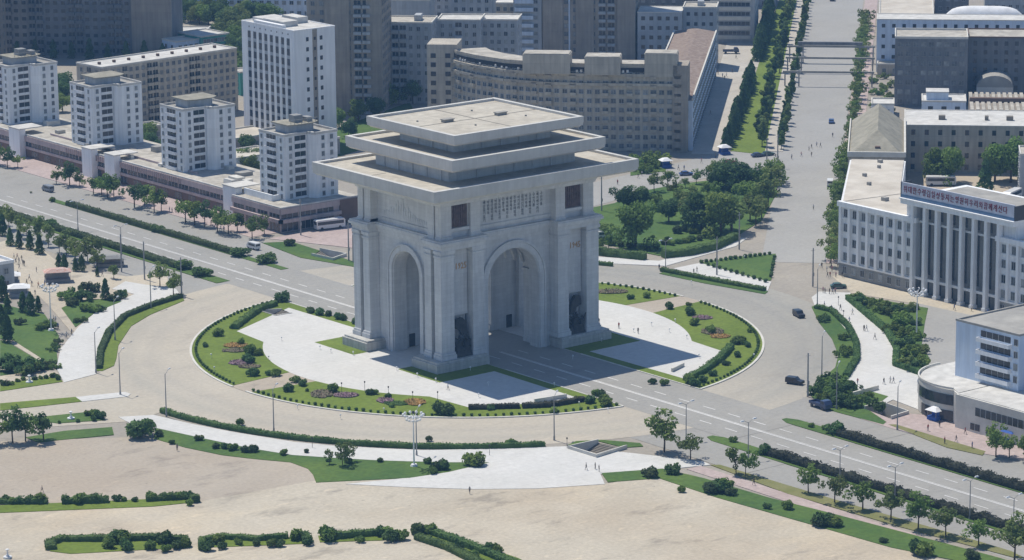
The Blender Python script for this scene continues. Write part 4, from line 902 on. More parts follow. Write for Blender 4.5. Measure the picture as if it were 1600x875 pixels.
b.wall([(0,0),(17.3,0),(17.3,62),(0,62)],.1,15.6,M['beige']); b.box('screen_wall',M['kerb'],(-.3,-.4,15.6,17.8,.3,17.2),(-.3,.3,15.6,.1,62,16.4),(17.2,.3,15.6,17.8,62,16.6))
rf_=MB(); rf_.add([(0.2,.6,15.7),(17.1,.6,15.7),(17.1,61.5,15.7),(.2,61.5,15.7),(9,14,21.5),(9,61.5,21.5)],[(0,1,4),(1,2,5,4),(2,3,5),(3,0,4,5)]); b.part('roof',rf_,M['oldroof'])
b.grid('F',-.02,1,16,2,15,5,4,1.3,1.6); b.box('dormer',M['brownw'],(8.2,4.5,16.8,9.8,6,18.0)); b.done()
b=apart('courtyard_block','long block with pale flat roof and dark vents across the shaded yard',*S(236,111),75,28,15.5,-45,M['beige'],4,fcols=17,lcols=0,rcols=0,ww=1.3,wh=1.7,kind='dark',roofm=M['roofw'],par=.3)
for k,u in enumerate((11,26,33,47,60)): b.box('roof_vent',M['deckd'],(u,10,15.62,u+(1.2 if k%2 else 2.2),12,17.0))
b.done()
b=apart('yard_building','grey building with paired windows cut by the right edge beside the yard',*S(200,147),26,14,13,-45,M['bluegrey'],4,fcols=6,lcols=3,rcols=0); b.done()
b=apart('white_house','bluish white house with stepped parapets behind the pale-roofed courtyard block',*S(300,117),15,14,12,-45,M['bluewall'],3,fcols=3,lcols=2,rcols=0,ww=1.7,wh=1.5,kind='dark',roofm=M['roofw'],par=.5)
b.box('stair_turret',M['bluewall'],(1.5,3,12.12,9,10,14.8)); b.box('turret_roof',M['roofw'],(1.3,2.8,14.8,9.2,10.2,15.1)); b.done()
b=B('works_hall','low halls with ribbed metal roofs beside the bluish white house',*S(318,134),0,-45); b.wall([(0,0),(50,0),(50,34),(0,34)],0,6,M['brown'])
mb=MB()
for k in range(25): mb.box(k*2,-.3,6,k*2+1.2,16,6.35+.1*(k%2)); mb.box(k*2,18,6,k*2+1.2,34,6.6)
b.part('roof',mb,M['roof']); b.box('ridge',M['brownw'],(0,15.9,6,50,18.1,7.6)); b.done()
b=B('vaulted_store','barrel-roofed store at the right behind the ribbed halls',*S(360,137),0,-45); b.wall([(0,0),(13,0),(13,14),(0,14)],0,7,M['kerb'])
mb=MB(); n=12; pr=[(6.5-6.5*math.cos(math.pi*i/n),7+4.2*math.sin(math.pi*i/n)) for i in range(n+1)]
mb.add([(x,0,z) for x,z in pr]+[(x,14,z) for x,z in pr],[tuple(range(n+1))[::-1],tuple(range(n+1,2*n+2))]+[(i,i+1,i+n+2,i+n+1) for i in range(n)]); b.part('roof',mb,M['roofg']); b.done()
apart('office_block','dark blue-grey office block with rows of windows at the right',*S(359,107.5),26,20,24.6,-45,M['dbrown'],7,fcols=9,lcols=0,rcols=2,ww=1.7,wh=1.6,kind='dim',par=.8).done()
apart('office_block','dark blue-grey lower office wing cut by the right edge',*S(372,134),46,20,23,-45,M['dbrown'],7,fcols=12,lcols=0,rcols=0,ww=1.3,wh=1.6,kind='dark',roofpar=M['brownw']).done()
apart('long_office','long pale blue office slab with small square windows across the upper right',*S(432,100.5),95,14,20.3,-45,M['bluewall'],5,fcols=24,lcols=0,rcols=0,ww=1.3,wh=1.4,kind='dark',roofm=M['roofw'],par=.3).done()
apart('warehouse','warehouse with patched pale roof at the top edge beside the street',*S(520,101),22,60,9,-45,M['greyw'],2,fcols=5,lcols=8,rcols=0,roofm=M['patch']).done()
apart('apartment_block','dark blue block at the top edge right of the warehouse',*S(560,124),14,20,16,-45,M['dbrown'],4,fcols=4,lcols=2,rcols=0).done()
apart('apartment_block','grey block with ribbed wall filling the upper right corner',*S(570,145),70,20,18,-45,M['bluegrey'],5,fcols=24,lcols=0,rcols=0).done(70)
tent=thing('inflated_hall','long bright white membrane hall near the upper right corner','membrane hall',(*S(505,143),0),R(-45))
mb=MB(); n=10; m_=14
for i in range(m_+1):
    u=-15+30*i/m_; k=math.sqrt(max(0.02,1-(u/15.6)**4))
    for j in range(n+1): mb.v.append((u,-5*math.cos(math.pi*j/n)*k,10+5.2*math.sin(math.pi*j/n)*k))
for i in range(m_):
    for j in range(n): a=i*(n+1)+j; mb.f.append((a,a+n+1,a+n+2,a+1)); mb.m.append(0)
mb.build('membrane',M['canvas'],tent,smooth=True); MB().box(-16,-6,0,16,6,10).build('base_hall',M['greyw'],tent)
apart('white_shed','bright white roofed shed in the garden strip beside the side street',*S(335,99.5),8,12,4.5,-45,M['bwhite'],1,fcols=2,lcols=3,rcols=0,roofm=M['roofw'],cat='shed').done()
apart('low_shed','tan roofed shed at the far end of the garden strip',*S(425,101),9,6,4,-45,M['beige'],1,fcols=2,lcols=2,rcols=0,cat='shed').done()
# corner shop, lower right, with curved front
b=B('corner_shop','low cream shop with a curved glass front at the lower right',36,-129,0)
def arcpts(cx,cy,r_,a0,a1,n=14): return [(cx+r_*math.cos(R(a0+(a1-a0)*i/n)),cy+r_*math.sin(R(a0+(a1-a0)*i/n))) for i in range(n+1)]
cv=[(0,-9.5)]+[(q[0],q[1]) for q in arcpts(15,-1.5,14.2,200,84,16)]+[(40,12.6),(40,-9.5)]
b.wall(cv,.1,8.0,M['kerb']); cvi=[(.6,-9)]+arcpts(15,-1.5,13.6,200,84,16)+[(39.5,12),(39.5,-9)]; b.wall(cvi,8.003,8.2,M['roofw'],'roof')
mb=MB(); A=arcpts(15,-1.5,14.35,200,84,16); Bp=arcpts(15,-1.5,14.0,200,84,16)
mb.prism(A+Bp[::-1],8.2,8.7); b.part('parapet',mb,M['kerb'])
for i in range(0,12):
    q=[A[i],A[i+1]]; g=MB(); 
    d=lambda p,r_:(15+(p[0]-15)*r_,-1.5+(p[1]+1.5)*r_)
    g.prism([d(q[0],1.006),d(q[1],1.006),d(q[1],.99),d(q[0],.99)],4.3,6.8); b.part('window',g,M['glass'])
    g=MB(); g.prism([d(q[0],1.012),d(q[0],1.012+.001),d(q[0],.99),(d(q[0],.99)[0]+.1,d(q[0],.99)[1]+.1)],4.3,6.8)
    if i<6: g=MB(); g.prism([d(q[0],1.004),d(q[1],1.004),d(q[1],.99),d(q[0],.99)],.3,2.9); b.part('shop_window',g,M['glass'])
b.wall([(-.9,-36),(-.9,-9.5),(14,-9.5),(14,-36)],.1,8.2,M['kerb'],'side_hall'); b.wall([(-.4,-36),(-.4,-10),(13.6,-10),(13.6,-36)],8.203,8.35,M['roofw'],'roof')
b.w.append(('window',winmesh(17,2.0,'strip'),'L',-.92,-24.5,5.3)); b.w.append(('window',winmesh(3,1.6,'strip'),'L',-.92,-16,1.5)); b.w.append(('window',winmesh(3,1.6,'strip'),'L',-.92,-21,1.5))
b.done()
b=B('apartment_block','pale blue corner apartment block with white balconies rising above the corner shop',47.5,-146.8,8.0)
b.wall([(0,0),(0,20.5),(26,20.5),(26,0)],0,13.8,M['bluewall']); b.wall([(4,-30),(4,-.01),(26,-.01),(26,-30)],0,11.5,M['bluewall'],'lower_wing')
b.roof(0,0,26,20.5,13.8,M['roofg'],.5,M['roofg']); b.box('roof',M['roofg'],(4.3,-30,11.503,26,-.1,11.7)); b.box('roof_hut',M['bluewall'],(12,4,13.92,18,9,16)); 
for j in range(4): b.w.append(('balcony',balcmesh(10.5,1.3,1.0,M['bwhite']),'L',-.02,7.5,1.4+j*3.0)); b.w.append(('window',winmesh(9.6,1.5,'strip'),'L',-.03,7.5,3.25+j*3.0))
for j in range(4):
    b.w.append(('window',winmesh(1.1,1.5,'plain'),'L',-.02,.95,3.1+j*3.0))
    for u in(-3,-8,-13,-18,-23): b.w.append(('window',winmesh(1.2,1.5,'plain'),'L',3.98,u,1.8+j*2.8))
b.done()
b=apart('corner_building','white building with grey flat canopy cut by the left edge beside the little square',-70,133,9,8,7.4,0,M['bluegrey'],2,fcols=2,lcols=0,rcols=0,roofm=M['roofw'],par=.9,roofpar=M['bwhite']); b.done()
# gate posts / fence, far right
f=B('fence','dark metal railing screen at the right edge behind the corner block roof',84,-96,0,-90,cat='fence')
f.box('rail_panel',M['dbrown'],*[(i*3.2,0,.3,i*3.2+2.6,.15,5.5) for i in range(9)]); f.box('post',M['kerb'],*[(i*3.2-.5,-.2,0,i*3.2-.1,.3,6) for i in range(10)])
# overhead frames across the side street
def frame_bridge(s_,z,lab,deck):
    t=thing('overhead_gantry',lab,'gantry',(*S(s_,66),0),R(-45)); L=34
    mb=MB(); mb.box(0,-.4,z,L,.4,z+.7); mb.build('beam',M['roofg'],t)
    if deck: MB().box(4,-.8,z+1.0,L-5,.8,z+2.2).build('banner_board',M['dbrown'],t)
    for x in (.8,6,L-6,L-.8): MB().box(x-.25,-.25,0,x+.25,.25,z).build('post',M['pole'],t)
frame_bridge(452,6.2,'wide overhead gantry with a dark board, farthest across the side street',True)
frame_bridge(428,5.6,'overhead gantry across the side street, the middle one',False)
frame_bridge(398,5.2,'thin overhead gantry across the side street, nearest one',False)
# ---------------------------------------------------------------- vegetation
def crown_mesh(kind,seed):
    g=random.Random(seed); mb=MB()
    if kind=='round':   # avenue tree, radius 1 units: ~6.5 m wide
        H_,W_=7.2,3.3; blobs=[(g.gauss(0,1.5),g.gauss(0,1.5),H_-2.7+g.gauss(0,1.0),g.uniform(.8,1.35)) for _ in range(15)]+[(0,0,H_-2.9,1.7)]; N,ls=900,.36
    elif kind=='big':
        H_,W_=12.5,6; blobs=[(g.gauss(0,2.5),g.gauss(0,2.5),7.2+g.gauss(0,1.9),g.uniform(1.9,3.1)) for _ in range(18)]+[(0,0,7.5,4.4)]; N,ls=3000,.52
    elif kind=='open':  # young straggly tree
        H_,W_=6.5,2.5; blobs=[(g.gauss(0,1.3),g.gauss(0,1.3),4.2+g.gauss(0,1.1),g.uniform(.7,1.2)) for _ in range(13)]; N,ls=620,.32
    elif kind=='slim':
        H_,W_=10,2.2; blobs=[(g.gauss(0,.7),g.gauss(0,.7),3.6+i*.75,1.5-.6*i/9) for i in range(10)]; N,ls=1500,.42
    elif kind=='conifer':
        blobs=[]; N=0
        for i in range(1500):
            t=g.random()**.85; z=.4+7.2*t; rr=min(1,(1-t)**.5*1.15)*2.0*(.86+.16*math.sin(z*2.1+seed))*(.85+.3*random.Random(int(z*2)*7+seed).random()); a=g.uniform(0,6.28); q=rr*g.uniform(.6,1.05)
            mb.leaf((q*math.cos(a),q*math.sin(a),z-.15*q),.3,g,0,(math.cos(a),math.sin(a),.4))
    elif kind=='bush':
        blobs=[(g.gauss(0,.5),g.gauss(0,.5),.75+g.gauss(0,.15),g.uniform(.5,.8)) for _ in range(6)]; N,ls=480,.24
    elif kind=='ball':
        blobs=[(0,0,.45,.5)]; N,ls=90,.15; mb.ball(0,0,.42,.42,.42,.42,8,5)
    elif kind=='scrub':
        blobs=[(g.gauss(0,1.1),g.gauss(0,1.1),.9+g.gauss(0,.35),g.uniform(.5,1.0)) for _ in range(9)]; N,ls=620,.3
    tot=sum(b[3]**2 for b in blobs) or 1
    for (x,y,z,r_) in blobs:
        for _ in range(int(N*r_*r_/tot)):
            d=Vector((g.gauss(0,1),g.gauss(0,1),g.gauss(0,1))).normalized(); q=r_*g.uniform(.55,1.08)**.6
            p=(x+d.x*q,y+d.y*q,max(.12,z+d.z*q*.85)); mb.leaf(p,ls,g,0,(d.x,d.y,d.z+.3) if g.random()<.7 else None)
    tr=MB()
    th={'round':3.4,'big':6,'open':3,'slim':4,'conifer':1.4,'bush':.4,'ball':.2,'scrub':.5}[kind]; tw={'round':.2,'big':.42,'open':.13,'slim':.2,'conifer':.2,'bush':.1,'ball':.06,'scrub':.07}[kind]
    tr.tube((0,0,-.1),(g.uniform(-.1,.1),g.uniform(-.1,.1),th),tw,tw*.6,7)
    if kind in('round','big','open','slim'):
        for k in range(7 if kind!='big' else 10):
            bl=blobs[k%len(blobs)]; s_=th*g.uniform(.6,1); tr.tube((0,0,s_),(bl[0],bl[1],bl[2]),tw*.5,tw*.15,5)
    return mb,tr
VN={'round':4,'big':3,'open':3,'slim':2,'conifer':3,'bush':3,'ball':2,'scrub':3}
LM={'mid':L1,'dark':L2,'light':L3,'olive':L4,'hedge':LH,'green':LG}
CR={}
def crown(kind,v,leaf):
    k=(kind,v,leaf)
    if k not in CR:
        if (kind,v) not in CR: CR[(kind,v)]=crown_mesh(kind,v*17+len(kind))
        mb,tr=CR[(kind,v)]; CR[k]=(mb.mesh('crown' if kind not in('ball','bush','scrub') else 'shrub',LM[leaf]),tr.mesh('trunk',M['trunk']))
    return CR[k]
TN=0
def plant(kind,name,label,cat,x,y,sc_=1,leaf='mid',group=None,z=.12,sz=None):
    global TN; TN+=1
    cm,tm=crown(kind,TN%VN[kind],leaf); g=random.Random(TN*31)
    if kind in('ball','bush','scrub'):
        o=link(name,cm,None,(x,y,z),g.uniform(0,6.28)); tag(o,label,cat,group)
    else:
        o=thing(name,label,cat,(x,y,z),g.uniform(0,6.28),group); link('crown',cm,o,(0,0,0)); link('trunk',tm,o,(0,0,0))
    s_=sc_*g.uniform(.84,1.16); o.scale=(s_,s_,(sz or 1)*s_*g.uniform(.94,1.06)); return o
def trees(kind,name,phrase,cat,pts,leaf,group,sc_=1,z=.12,axis='from the left',world=False,sz=None):
    "pts: photo pixels of the foot (x,y[,scale]) sorted left to right in the photo"
    L=[]
    for p in pts:
        w_=p[:2] if world else G(p[0],p[1]); L.append((px((*w_,0)),w_,p[2] if len(p)>2 else 1))
    L.sort(key=lambda e:e[0][0] if axis=='from the left' else -e[0][1])
    for i,(q,w_,s_) in enumerate(L):
        lab=phrase if len(L)==1 else '%s, %s %s'%(phrase,od(i),axis)
        plant(kind,name,lab,cat,w_[0],w_[1],sc_*s_,leaf if isinstance(leaf,str) else leaf[i%len(leaf)],group if len(L)>1 else None,z,sz)
# roadside tree rows
trees('round','avenue_tree','leafy tree in the row beside the pink path at lower right','tree',[(1263,771),(1304,786),(1348,797),(1392,813),(1434.6,827),(1477.6,839.5),(1529,853),(1585,880,1.25)],['mid','olive'],'trees along the pink path',.92)
trees('round','avenue_tree','leafy tree on the end of the white walkway at lower right','tree',[(1038,706,1.15),(1079,718,.95)],['mid','olive'],'walkway end trees')
trees('open','avenue_tree','thin tree where the pink path begins at lower right','tree',[(1150,741,.95),(1165,744,.8)],'mid','path start trees')
trees('round','avenue_tree','leafy tree before the corner shop at the right edge','tree',[(1556,714),(1577,716,.8),(1605,722)],['mid'],'corner shop trees',.95)
trees('round','avenue_tree','broad tree at the left edge near the west plaza','tree',[(-8,694,1.0),(20,693,.95),(40,690,.9),(68,689,1)],['mid','dark'],'west plaza trees',.95)
trees('round','avenue_tree','tree on the pink sidewalk before the arcade','tree',[(-5,258),(12,262,.8),(28,262,.7),(88,287,.7),(109,290),(124,292,.7),(146,303),(159,305,.9),(168,309,1.05),(178,308),(210,324),(226,320),(241,332),(252,330,.8),(290,348),(304,352,1.05),(320,355),(340,362,.95),(357,366,1.1),(371,362),(394,373,.9),(413,367,.7)],['mid','dark','mid'],'sidewalk trees before the arcade',.98)
trees('open','young_tree','pale green young tree in the row behind the left hedge','tree',[(4,352),(14,358),(32,365),(42,372),(62,378),(76,386),(93,396),(104,398),(118,404),(124,410),(137,408),(147,414),(152,420)],['light','olive','light'],'pale young trees behind the hedge',.95)
trees('round','small_tree','small round tree on the left white walkway','tree',[(178,436,.5),(250,448,.78),(271,462,.72)],['mid','light','mid'],'small walkway trees',1)
trees('conifer','conifer_tree','dark conical evergreen by the little square at left','tree',[(4,368,1.1),(16,384,1),(30,388,.9),(47,390,.9),(62,397,1),(92,418,.8),(101,424,1.1),(118,424,.75),(128,424,.8),(152,432,.5),(36,488,1.0),(48,492,1.1),(60,488,.75),(165,468,.95),(4,470,1.2),(12,490,1.1),(3,520,1.6),(12,535,1.3),(2,430,.9)],['dark'],'evergreens by the little square',.72)
trees('bush','yew_tree','large dark round yew at the near end of the curved walkway','tree',[(218,683)],'dark',None,3.6)
trees('scrub','spreading_shrub','dark spreading evergreen shrub in the left garden','shrub',[(100,470,1.2),(112,466,1.3),(128,470,1.2),(140,467,1),(30,508,.9),(68,513,1.1),(76,513,1),(24,580,1.5),(42,582,1.6),(50,582,1.3),(8,580,1.5),(112,478,.9),(138,488,1),(146,486,1),(158,486,.8),(126,503,.8),(90,538,.7),(86,548,.7),(78,574,.8),(85,577,.7),(68,578,.6),(16,601,.6),(9,603,.5),(180,470,.8),(190,466,.8),(130,455,1),(145,455,1),(190,460,.7)],['dark','hedge','mid'],'left garden shrubs')
trees('bush','roundish_shrub','small clipped shrub beside the west garden path','shrub',[(2,600,.7),(28,597,.6),(36,595,.6),(54,594,.6),(64,593,.6),(73,592,.6),(82,590,.8),(90,594,.8),(140,650,.9),(150,652,1.2),(158,655,1.1),(148,658,.8),(92,662,.4),(122,660,.5),(30,666,.5)],['dark','mid'],'shrubs by the west garden path')
# triangle garden behind the arch
trees('big','park_tree','large dark tree in the triangular garden behind the arch','tree',[(993,386,.98),(1096,358,1.0),(1126,366,1.2),(1143,362,1.0),(1085,352,.8)],['mid','olive','dark'],'large garden trees',1)
trees('big','dark_tree','bluish dark tree at the back of the triangular garden','tree',[(975,328,.58),(1002,326,.56),(1045,348,.55),(1130,292,.7),(1147,298,.95),(1163,300,.85),(1118,296,.6)],['dark'],'dark garden trees',1)
trees('round','garden_tree','small round tree at the far side of the triangular garden','tree',[(938,392,.5),(951,390,.55),(1022,300,.72),(1043,291,.65),(1053,310,.7),(1060,320,.7),(1088,288,.7),(1113,279,.7),(1071,294,.5),(1025,330,.7),(1040,336,.7),(1070,330,.9),(1085,320,.8),(1105,310,.8),(1120,318,.8),(1100,330,.7),(944,372,.7)],['mid','light','mid','olive'],'small garden trees',1)
trees('round','street_tree','tree in the row along the side street at the garden corner','tree',[(1172,345,1.1),(1181,353,1.05),(1190,342,1.1),(1186,325,1.1),(1200,325,1.1),(1196,305,1.1),(1209,303,1.1),(1205,285,1.1),(1213,290,1),(1178,330,1.1),(1165,320,1)],['mid','olive'],'corner street trees',1.05)
trees('bush','roundish_shrub','low shrub on the lawn of the triangular garden','shrub',[(1038,383,1.1),(1050,384,1.1),(1060,381,1),(1070,380,1.2),(1080,378,1.1),(1092,376,1),(1103,372,1.1),(1114,371,1),(1125,369,1),(1060,365,1.5),(1070,362,1.3),(1000,392,1.2),(1012,390,1),(1024,388,1),(985,388,1),(970,386,1),(958,384,1),(946,380,1.2),(1042,375,.8),(1140,370,1),(1020,372,.6),(1085,366,1)],['dark','mid','hedge'],'low garden shrubs')
# avenue along the side street
aw=[]
g=random.Random(5)
for k in range(44):
    s_=272+k*8.6
    if 392<s_<402 or 455<s_<462: continue
    aw.append((*S(s_+g.uniform(-1.5,1.5),69.6+g.uniform(-.6,.6)),g.uniform(.65,.85)))
    aw.append((*S(s_+3+g.uniform(-2,2),62.6+g.uniform(-1.2,1.2)),g.uniform(.85,1.15)))
trees('slim','street_tree','tall tree left of the long side street','tree',aw,['mid','olive','dark'],'left side street trees',.8,axis='from the near end',world=True)
ev=[(*S(272+k*3.6,51.5+.02*k*3.6+g.uniform(-.8,.8)),g.uniform(.9,1.15)) for k in range(38)]+[(*S(455+k*3.8,54.5+g.uniform(-.8,.8)),g.uniform(1.1,1.4)) for k in range(34)]
trees('conifer','conifer_tree','evergreen of the dense row edging the long lawn','tree',ev,['dark'],'evergreens edging the long lawn',.92,axis='from the near end',world=True,sz=1.1)
er=[(*S(96+k*9.5+g.uniform(-2,2),90.4+.012*k*9.5+g.uniform(-.5,.5)),g.uniform(.75,1.05)) for k in range(17)]+[(*S(262+k*9+g.uniform(-2,2),93.2+.006*k*9),g.uniform(.6,.95)) for k in range(33)]
trees('round','street_tree','leafy tree right of the long side street','tree',er,['mid','olive'],'right side street trees',1,axis='from the near end',world=True)
trees('big','yard_tree','tall dark tree in the shaded yard','tree',[(*S(222,122),.85),(*S(219,126),.8),(*S(222,140),.9),(*S(221,145),.85)],'mid','shaded yard trees',1,world=True,sz=1.15)
trees('conifer','conifer_tree','bushy evergreen behind the rooftop lettering','tree',[(*S(205,136.5),1.5)],'dark',None,1,world=True)
gs=[(*S(300+k*9,100.5+3*(k%3)),.9) for k in range(14)]
trees('scrub','spreading_shrub','overgrown shrub in the side street garden strip','shrub',gs,['mid','olive','light'],'garden strip shrubs',1.2,axis='from the near end',world=True)
# shrubs before the curved block, between buildings
trees('scrub','spreading_shrub','green shrub at the foot of the curved brown block','shrub',[(990,262,1.3),(1000,258,1.6),(1012,256,1.6),(1022,262,1.3),(1032,256,1.2),(1004,268,1),(1016,270,1)],['mid','light'],'shrubs at the curved block',1.2)
trees('big','backyard_tree','dark tree in the gap between the apartment blocks','tree',[(600,165,.8),(612,158,.8),(628,150,.75),(645,162,.7),(590,185,.7),(560,190,.7),(530,200,.6),(660,158,.7),(388,240,.6),(400,262,.6),(378,262,.55),(392,275,.5),(230,225,.6),(236,240,.55),(96,150,.75),(100,160,.7),(98,175,.6),(545,215,.5)],['dark','mid'],'trees between apartment blocks',1)
tp=[(285,28),(298,34),(312,38),(326,42),(340,46),(352,52),(364,58),(374,66),(372,82),(366,98),(372,116),(368,132),(290,16),(306,24),(330,30),(350,38),(368,44),(385,30),(400,36),(315,30),(420,40),(378,100),(380,120),(360,118),(352,112)]
trees('big','park_tree','tree in the wooded strip beyond the turquoise building','tree',tp,['mid','olive','dark'],'wooded strip trees',.8)
trees('big','distant_tree','distant tree at the top edge between the towers','tree',[(730,8),(745,14),(757,20),(768,12),(778,6),(680,6),(695,12),(710,10),(600,6),(618,4),(640,2),(785,18)],['dark','mid'],'distant trees at the top edge',.9)
gt=[(*S(446-k*.5,-240+k*7.5),.75) for k in range(9)]
trees('conifer','conifer_tree','dark evergreen at the foot of the shaded high-rise, upper left','tree',gt,'dark','evergreens under the shaded high-rise',1.2,world=True)
# island shrubs and flower beds
trees('bush','roundish_shrub','clipped dark shrub on the left lawn of the round island','shrub',[(342,525,1.3),(438,472,1.6),(362,514,.7),(320,543,.7),(378,538,1),(394,554,1.5),(402,556,1.2),(393,568,1.2),(386,566,1.4),(396,588,1.3),(432,588,1.1),(421,587,.8),(388,553,1)],['dark','mid'],'left island lawn shrubs')
trees('bush','roundish_shrub','clipped dark shrub on the front lawn of the round island','shrub',[(452,612,1.3),(462,598,1.0),(475,603,1),(523,613,1.3),(578,617,1),(586,617,1),(608,623,1),(695,649,1.9),(700,648,1.7),(612,637,.7),(768,641,1),(866,645,1.1),(922,630,1.2),(943,634,1.7),(938,624,1.2),(948,630,1.1),(930,618,1)],['dark','mid'],'front island lawn shrubs')
trees('bush','roundish_shrub','clipped dark shrub on the right lawn of the round island','shrub',[(1044,483,1.1),(1077,493,1.3),(1087,508,1.4),(1110,518,1),(1114,522,1.3),(1150,537,1.3),(1157,538,1.3),(1168,543,.9),(1151,558,.9),(1134,571,1),(1112,588,.9),(1086,603,1.5),(1080,600,1.5),(1096,598,1.2),(1012,466,1.1),(987,468,.8),(1076,478,.8),(1170,520,.7),(1020,600,.8),(1040,602,1)],['dark','mid'],'right island lawn shrubs')
trees('bush','roundish_shrub','small shrub on the lawn strip between arch and left road','shrub',[(486,489,1.1),(500,492,1.2),(513,494,1),(530,499,1.3),(536,501,1.2),(556,506,1)],['dark'],'shrubs by the island edge, upper left')
def flowers(pxc,rx,ry,m,label,h=.5):
    rx*=.78; ry*=.78; x,y=G(*pxc); g=random.Random(int(pxc[0])); mb=MB(); n=20
    pl=[(rx*math.cos(6.283*i/n)*g.uniform(.8,1.1),ry*math.sin(6.283*i/n)*g.uniform(.8,1.1)) for i in range(n)]; mb.prism(pl,0,h*.5)
    for _ in range(int(rx*ry*34)):
        a=g.uniform(0,6.283); q=math.sqrt(g.random()); mb.leaf((rx*.98*q*math.cos(a),ry*.98*q*math.sin(a),h*g.uniform(.5,1.05)),.22,g,0,(0,0,1))
    o=mb.build('flower_bed',m,None,(x,y,.15),YAW*-1); return tag(o,label,'flower bed')
for a in (((368,541),4.2,3.2,M['orange'],'orange flower bed on the left island lawn'),((367,549),4.4,2.6,M['mauve'],'brownish plant bed just below the orange flowers on the left island lawn'),
 ((377,568),4.2,3.4,M['purple'],'purple flower bed on the left island lawn'),((390,574),3.8,2.4,M['mauve'],'brownish plant bed beside the purple flowers on the left island lawn'),
 ((503,617),3.8,5,M['mauve'],'brownish mauve bed at the left of the front island lawn'),((540,619),4.4,3,M['purple'],'pale purple bed second from the left on the front island lawn'),
 ((602,627),2.8,3.4,M['purple'],'bright purple bed in the middle of the front island lawn'),((620,632),4.2,2.4,LG,'green plant bed between purple and orange flowers on the front lawn'),((648,630),3.6,4,M['orange'],'orange flower bed on the front island lawn'),
 ((1097,498),3.6,3,M['purple'],'purple flower bed on the right island lawn'),((1113,519),4,5,M['mauve'],'brownish plant bed in the middle of the right island lawn'),((1125,527),3.6,2.6,M['orange'],'orange flower bed on the right island lawn'),
 ((955,457),6,3.6,M['mauve'],'brownish plant bed on the far lawn behind the arch')): flowers(*a)
# kerb-side ball shrubs on the island
def balls(r_,a0,a1,step,phrase,group):
    L=[]; a=a0
    while a<=a1: L.append((r_*math.cos(R(a)),r_*math.sin(R(a)))); a+=step
    trees('ball','ball_shrub',phrase,'shrub',L,'dark',group,.85,z=.15,world=True)
balls(73.3,101,176,1.5,'tiny ball shrub lining the island left kerb','ball shrubs, left kerb')
balls(73.3,183,260,1.5,'tiny ball shrub lining the island front kerb','ball shrubs, front kerb')
balls(73.3,-79.5,-4,1.5,'tiny ball shrub lining the island right kerb','ball shrubs, right kerb')
balls(73.3,4,40,1.5,'tiny ball shrub lining the far kerb behind the arch','ball shrubs, far kerb')
tl=[G(1096+i*7.6,412-i*.95) for i in range(15)]+[G(1097+i*9,413+i*2.6) for i in range(1,12)]+[G(1211-i*.8,400+i*4.2) for i in range(1,9)]
trees('ball','ball_shrub','small ball shrub edging the triangular lawn','shrub',[(*p,1.15) for p in tl],'dark','ball shrubs, triangular lawn',1,world=True,z=.15)
# hedges
def hedge(pts,w_,h_,label,leaf=LH,world=False,z=.1,wob=.12,ls=.24,name='hedge'):
    P_=[Vector((*(p if world else G(*p)),0)) for p in pts]; o0=P_[0].copy(); P_=[p-o0 for p in P_]
    # resample
    Q=[P_[0]]
    for a,b_ in zip(P_,P_[1:]):
        L=(b_-a).length; n=max(1,int(L/1.2)); Q+=[a.lerp(b_,(i+1)/n) for i in range(n)]
    g=random.Random(int(abs(o0.x*7+o0.y*3))); mb=MB(); prof=[(-1,0),(-1.02,.6),(-.8,.95),(0,1.03),(.8,.95),(1.02,.6),(1,0)]
    rows=[]
    for i,p in enumerate(Q):
        d=(Q[min(i+1,len(Q)-1)]-Q[max(i-1,0)]).normalized(); n_=Vector((-d.y,d.x,0)); hh=h_*g.uniform(1-wob,1+wob); rr=[]
        for (u,v) in prof: rr.append(len(mb.v)); q=p+n_*(u*w_/2*g.uniform(.9,1.06)); mb.v.append((q.x,q.y,v*hh))
        rows.append((rr,p,n_,hh))
    for (ra,*_),(rb,*_) in zip(rows,rows[1:]):
        for k in range(len(prof)-1): mb.f.append((ra[k],rb[k],rb[k+1],ra[k+1])[::-1]); mb.m.append(0)
    mb.f.append(tuple(rows[0][0])); mb.m.append(0); mb.f.append(tuple(rows[-1][0])[::-1]); mb.m.append(0)
    tot=sum((b_-a).length for a,b_ in zip(Q,Q[1:])); N=int(tot*(w_+1.6*h_)*9)
    for _ in range(min(N,16000)):
        i=g.randrange(len(Q)-1) if len(Q)>1 else 0; t=g.random(); p=Q[i].lerp(Q[i+1],t); n_=rows[i][2]; hh=rows[i][3]
        s_=g.uniform(-1,1); side=g.random()<.5
        if side: c=p+n_*(math.copysign(w_/2*1.03,s_)); c.z=g.uniform(.05,1)*hh; nn=(n_.x*math.copysign(1,s_),n_.y*math.copysign(1,s_),.3)
        else: c=p+n_*(s_*w_/2*.95); c.z=hh*1.02+g.uniform(-.05,.12); nn=(0,0,1)
        mb.leaf(c,ls,g,0,nn)
    o=mb.build(name,leaf,None,(o0.x,o0.y,z)); return tag(o,label,'hedge')
hedge([(10.2,129),(10.2,150),(10,180),(10,222)],1.7,1.5,'long clipped hedge on the far side of the main road, left of the arch',world=True)
hedge([(-12.2,125),(-12,160),(-12,200),(-12,300)],2.4,1.5,'long clipped hedge on the near side of the main road, left of the arch',world=True)
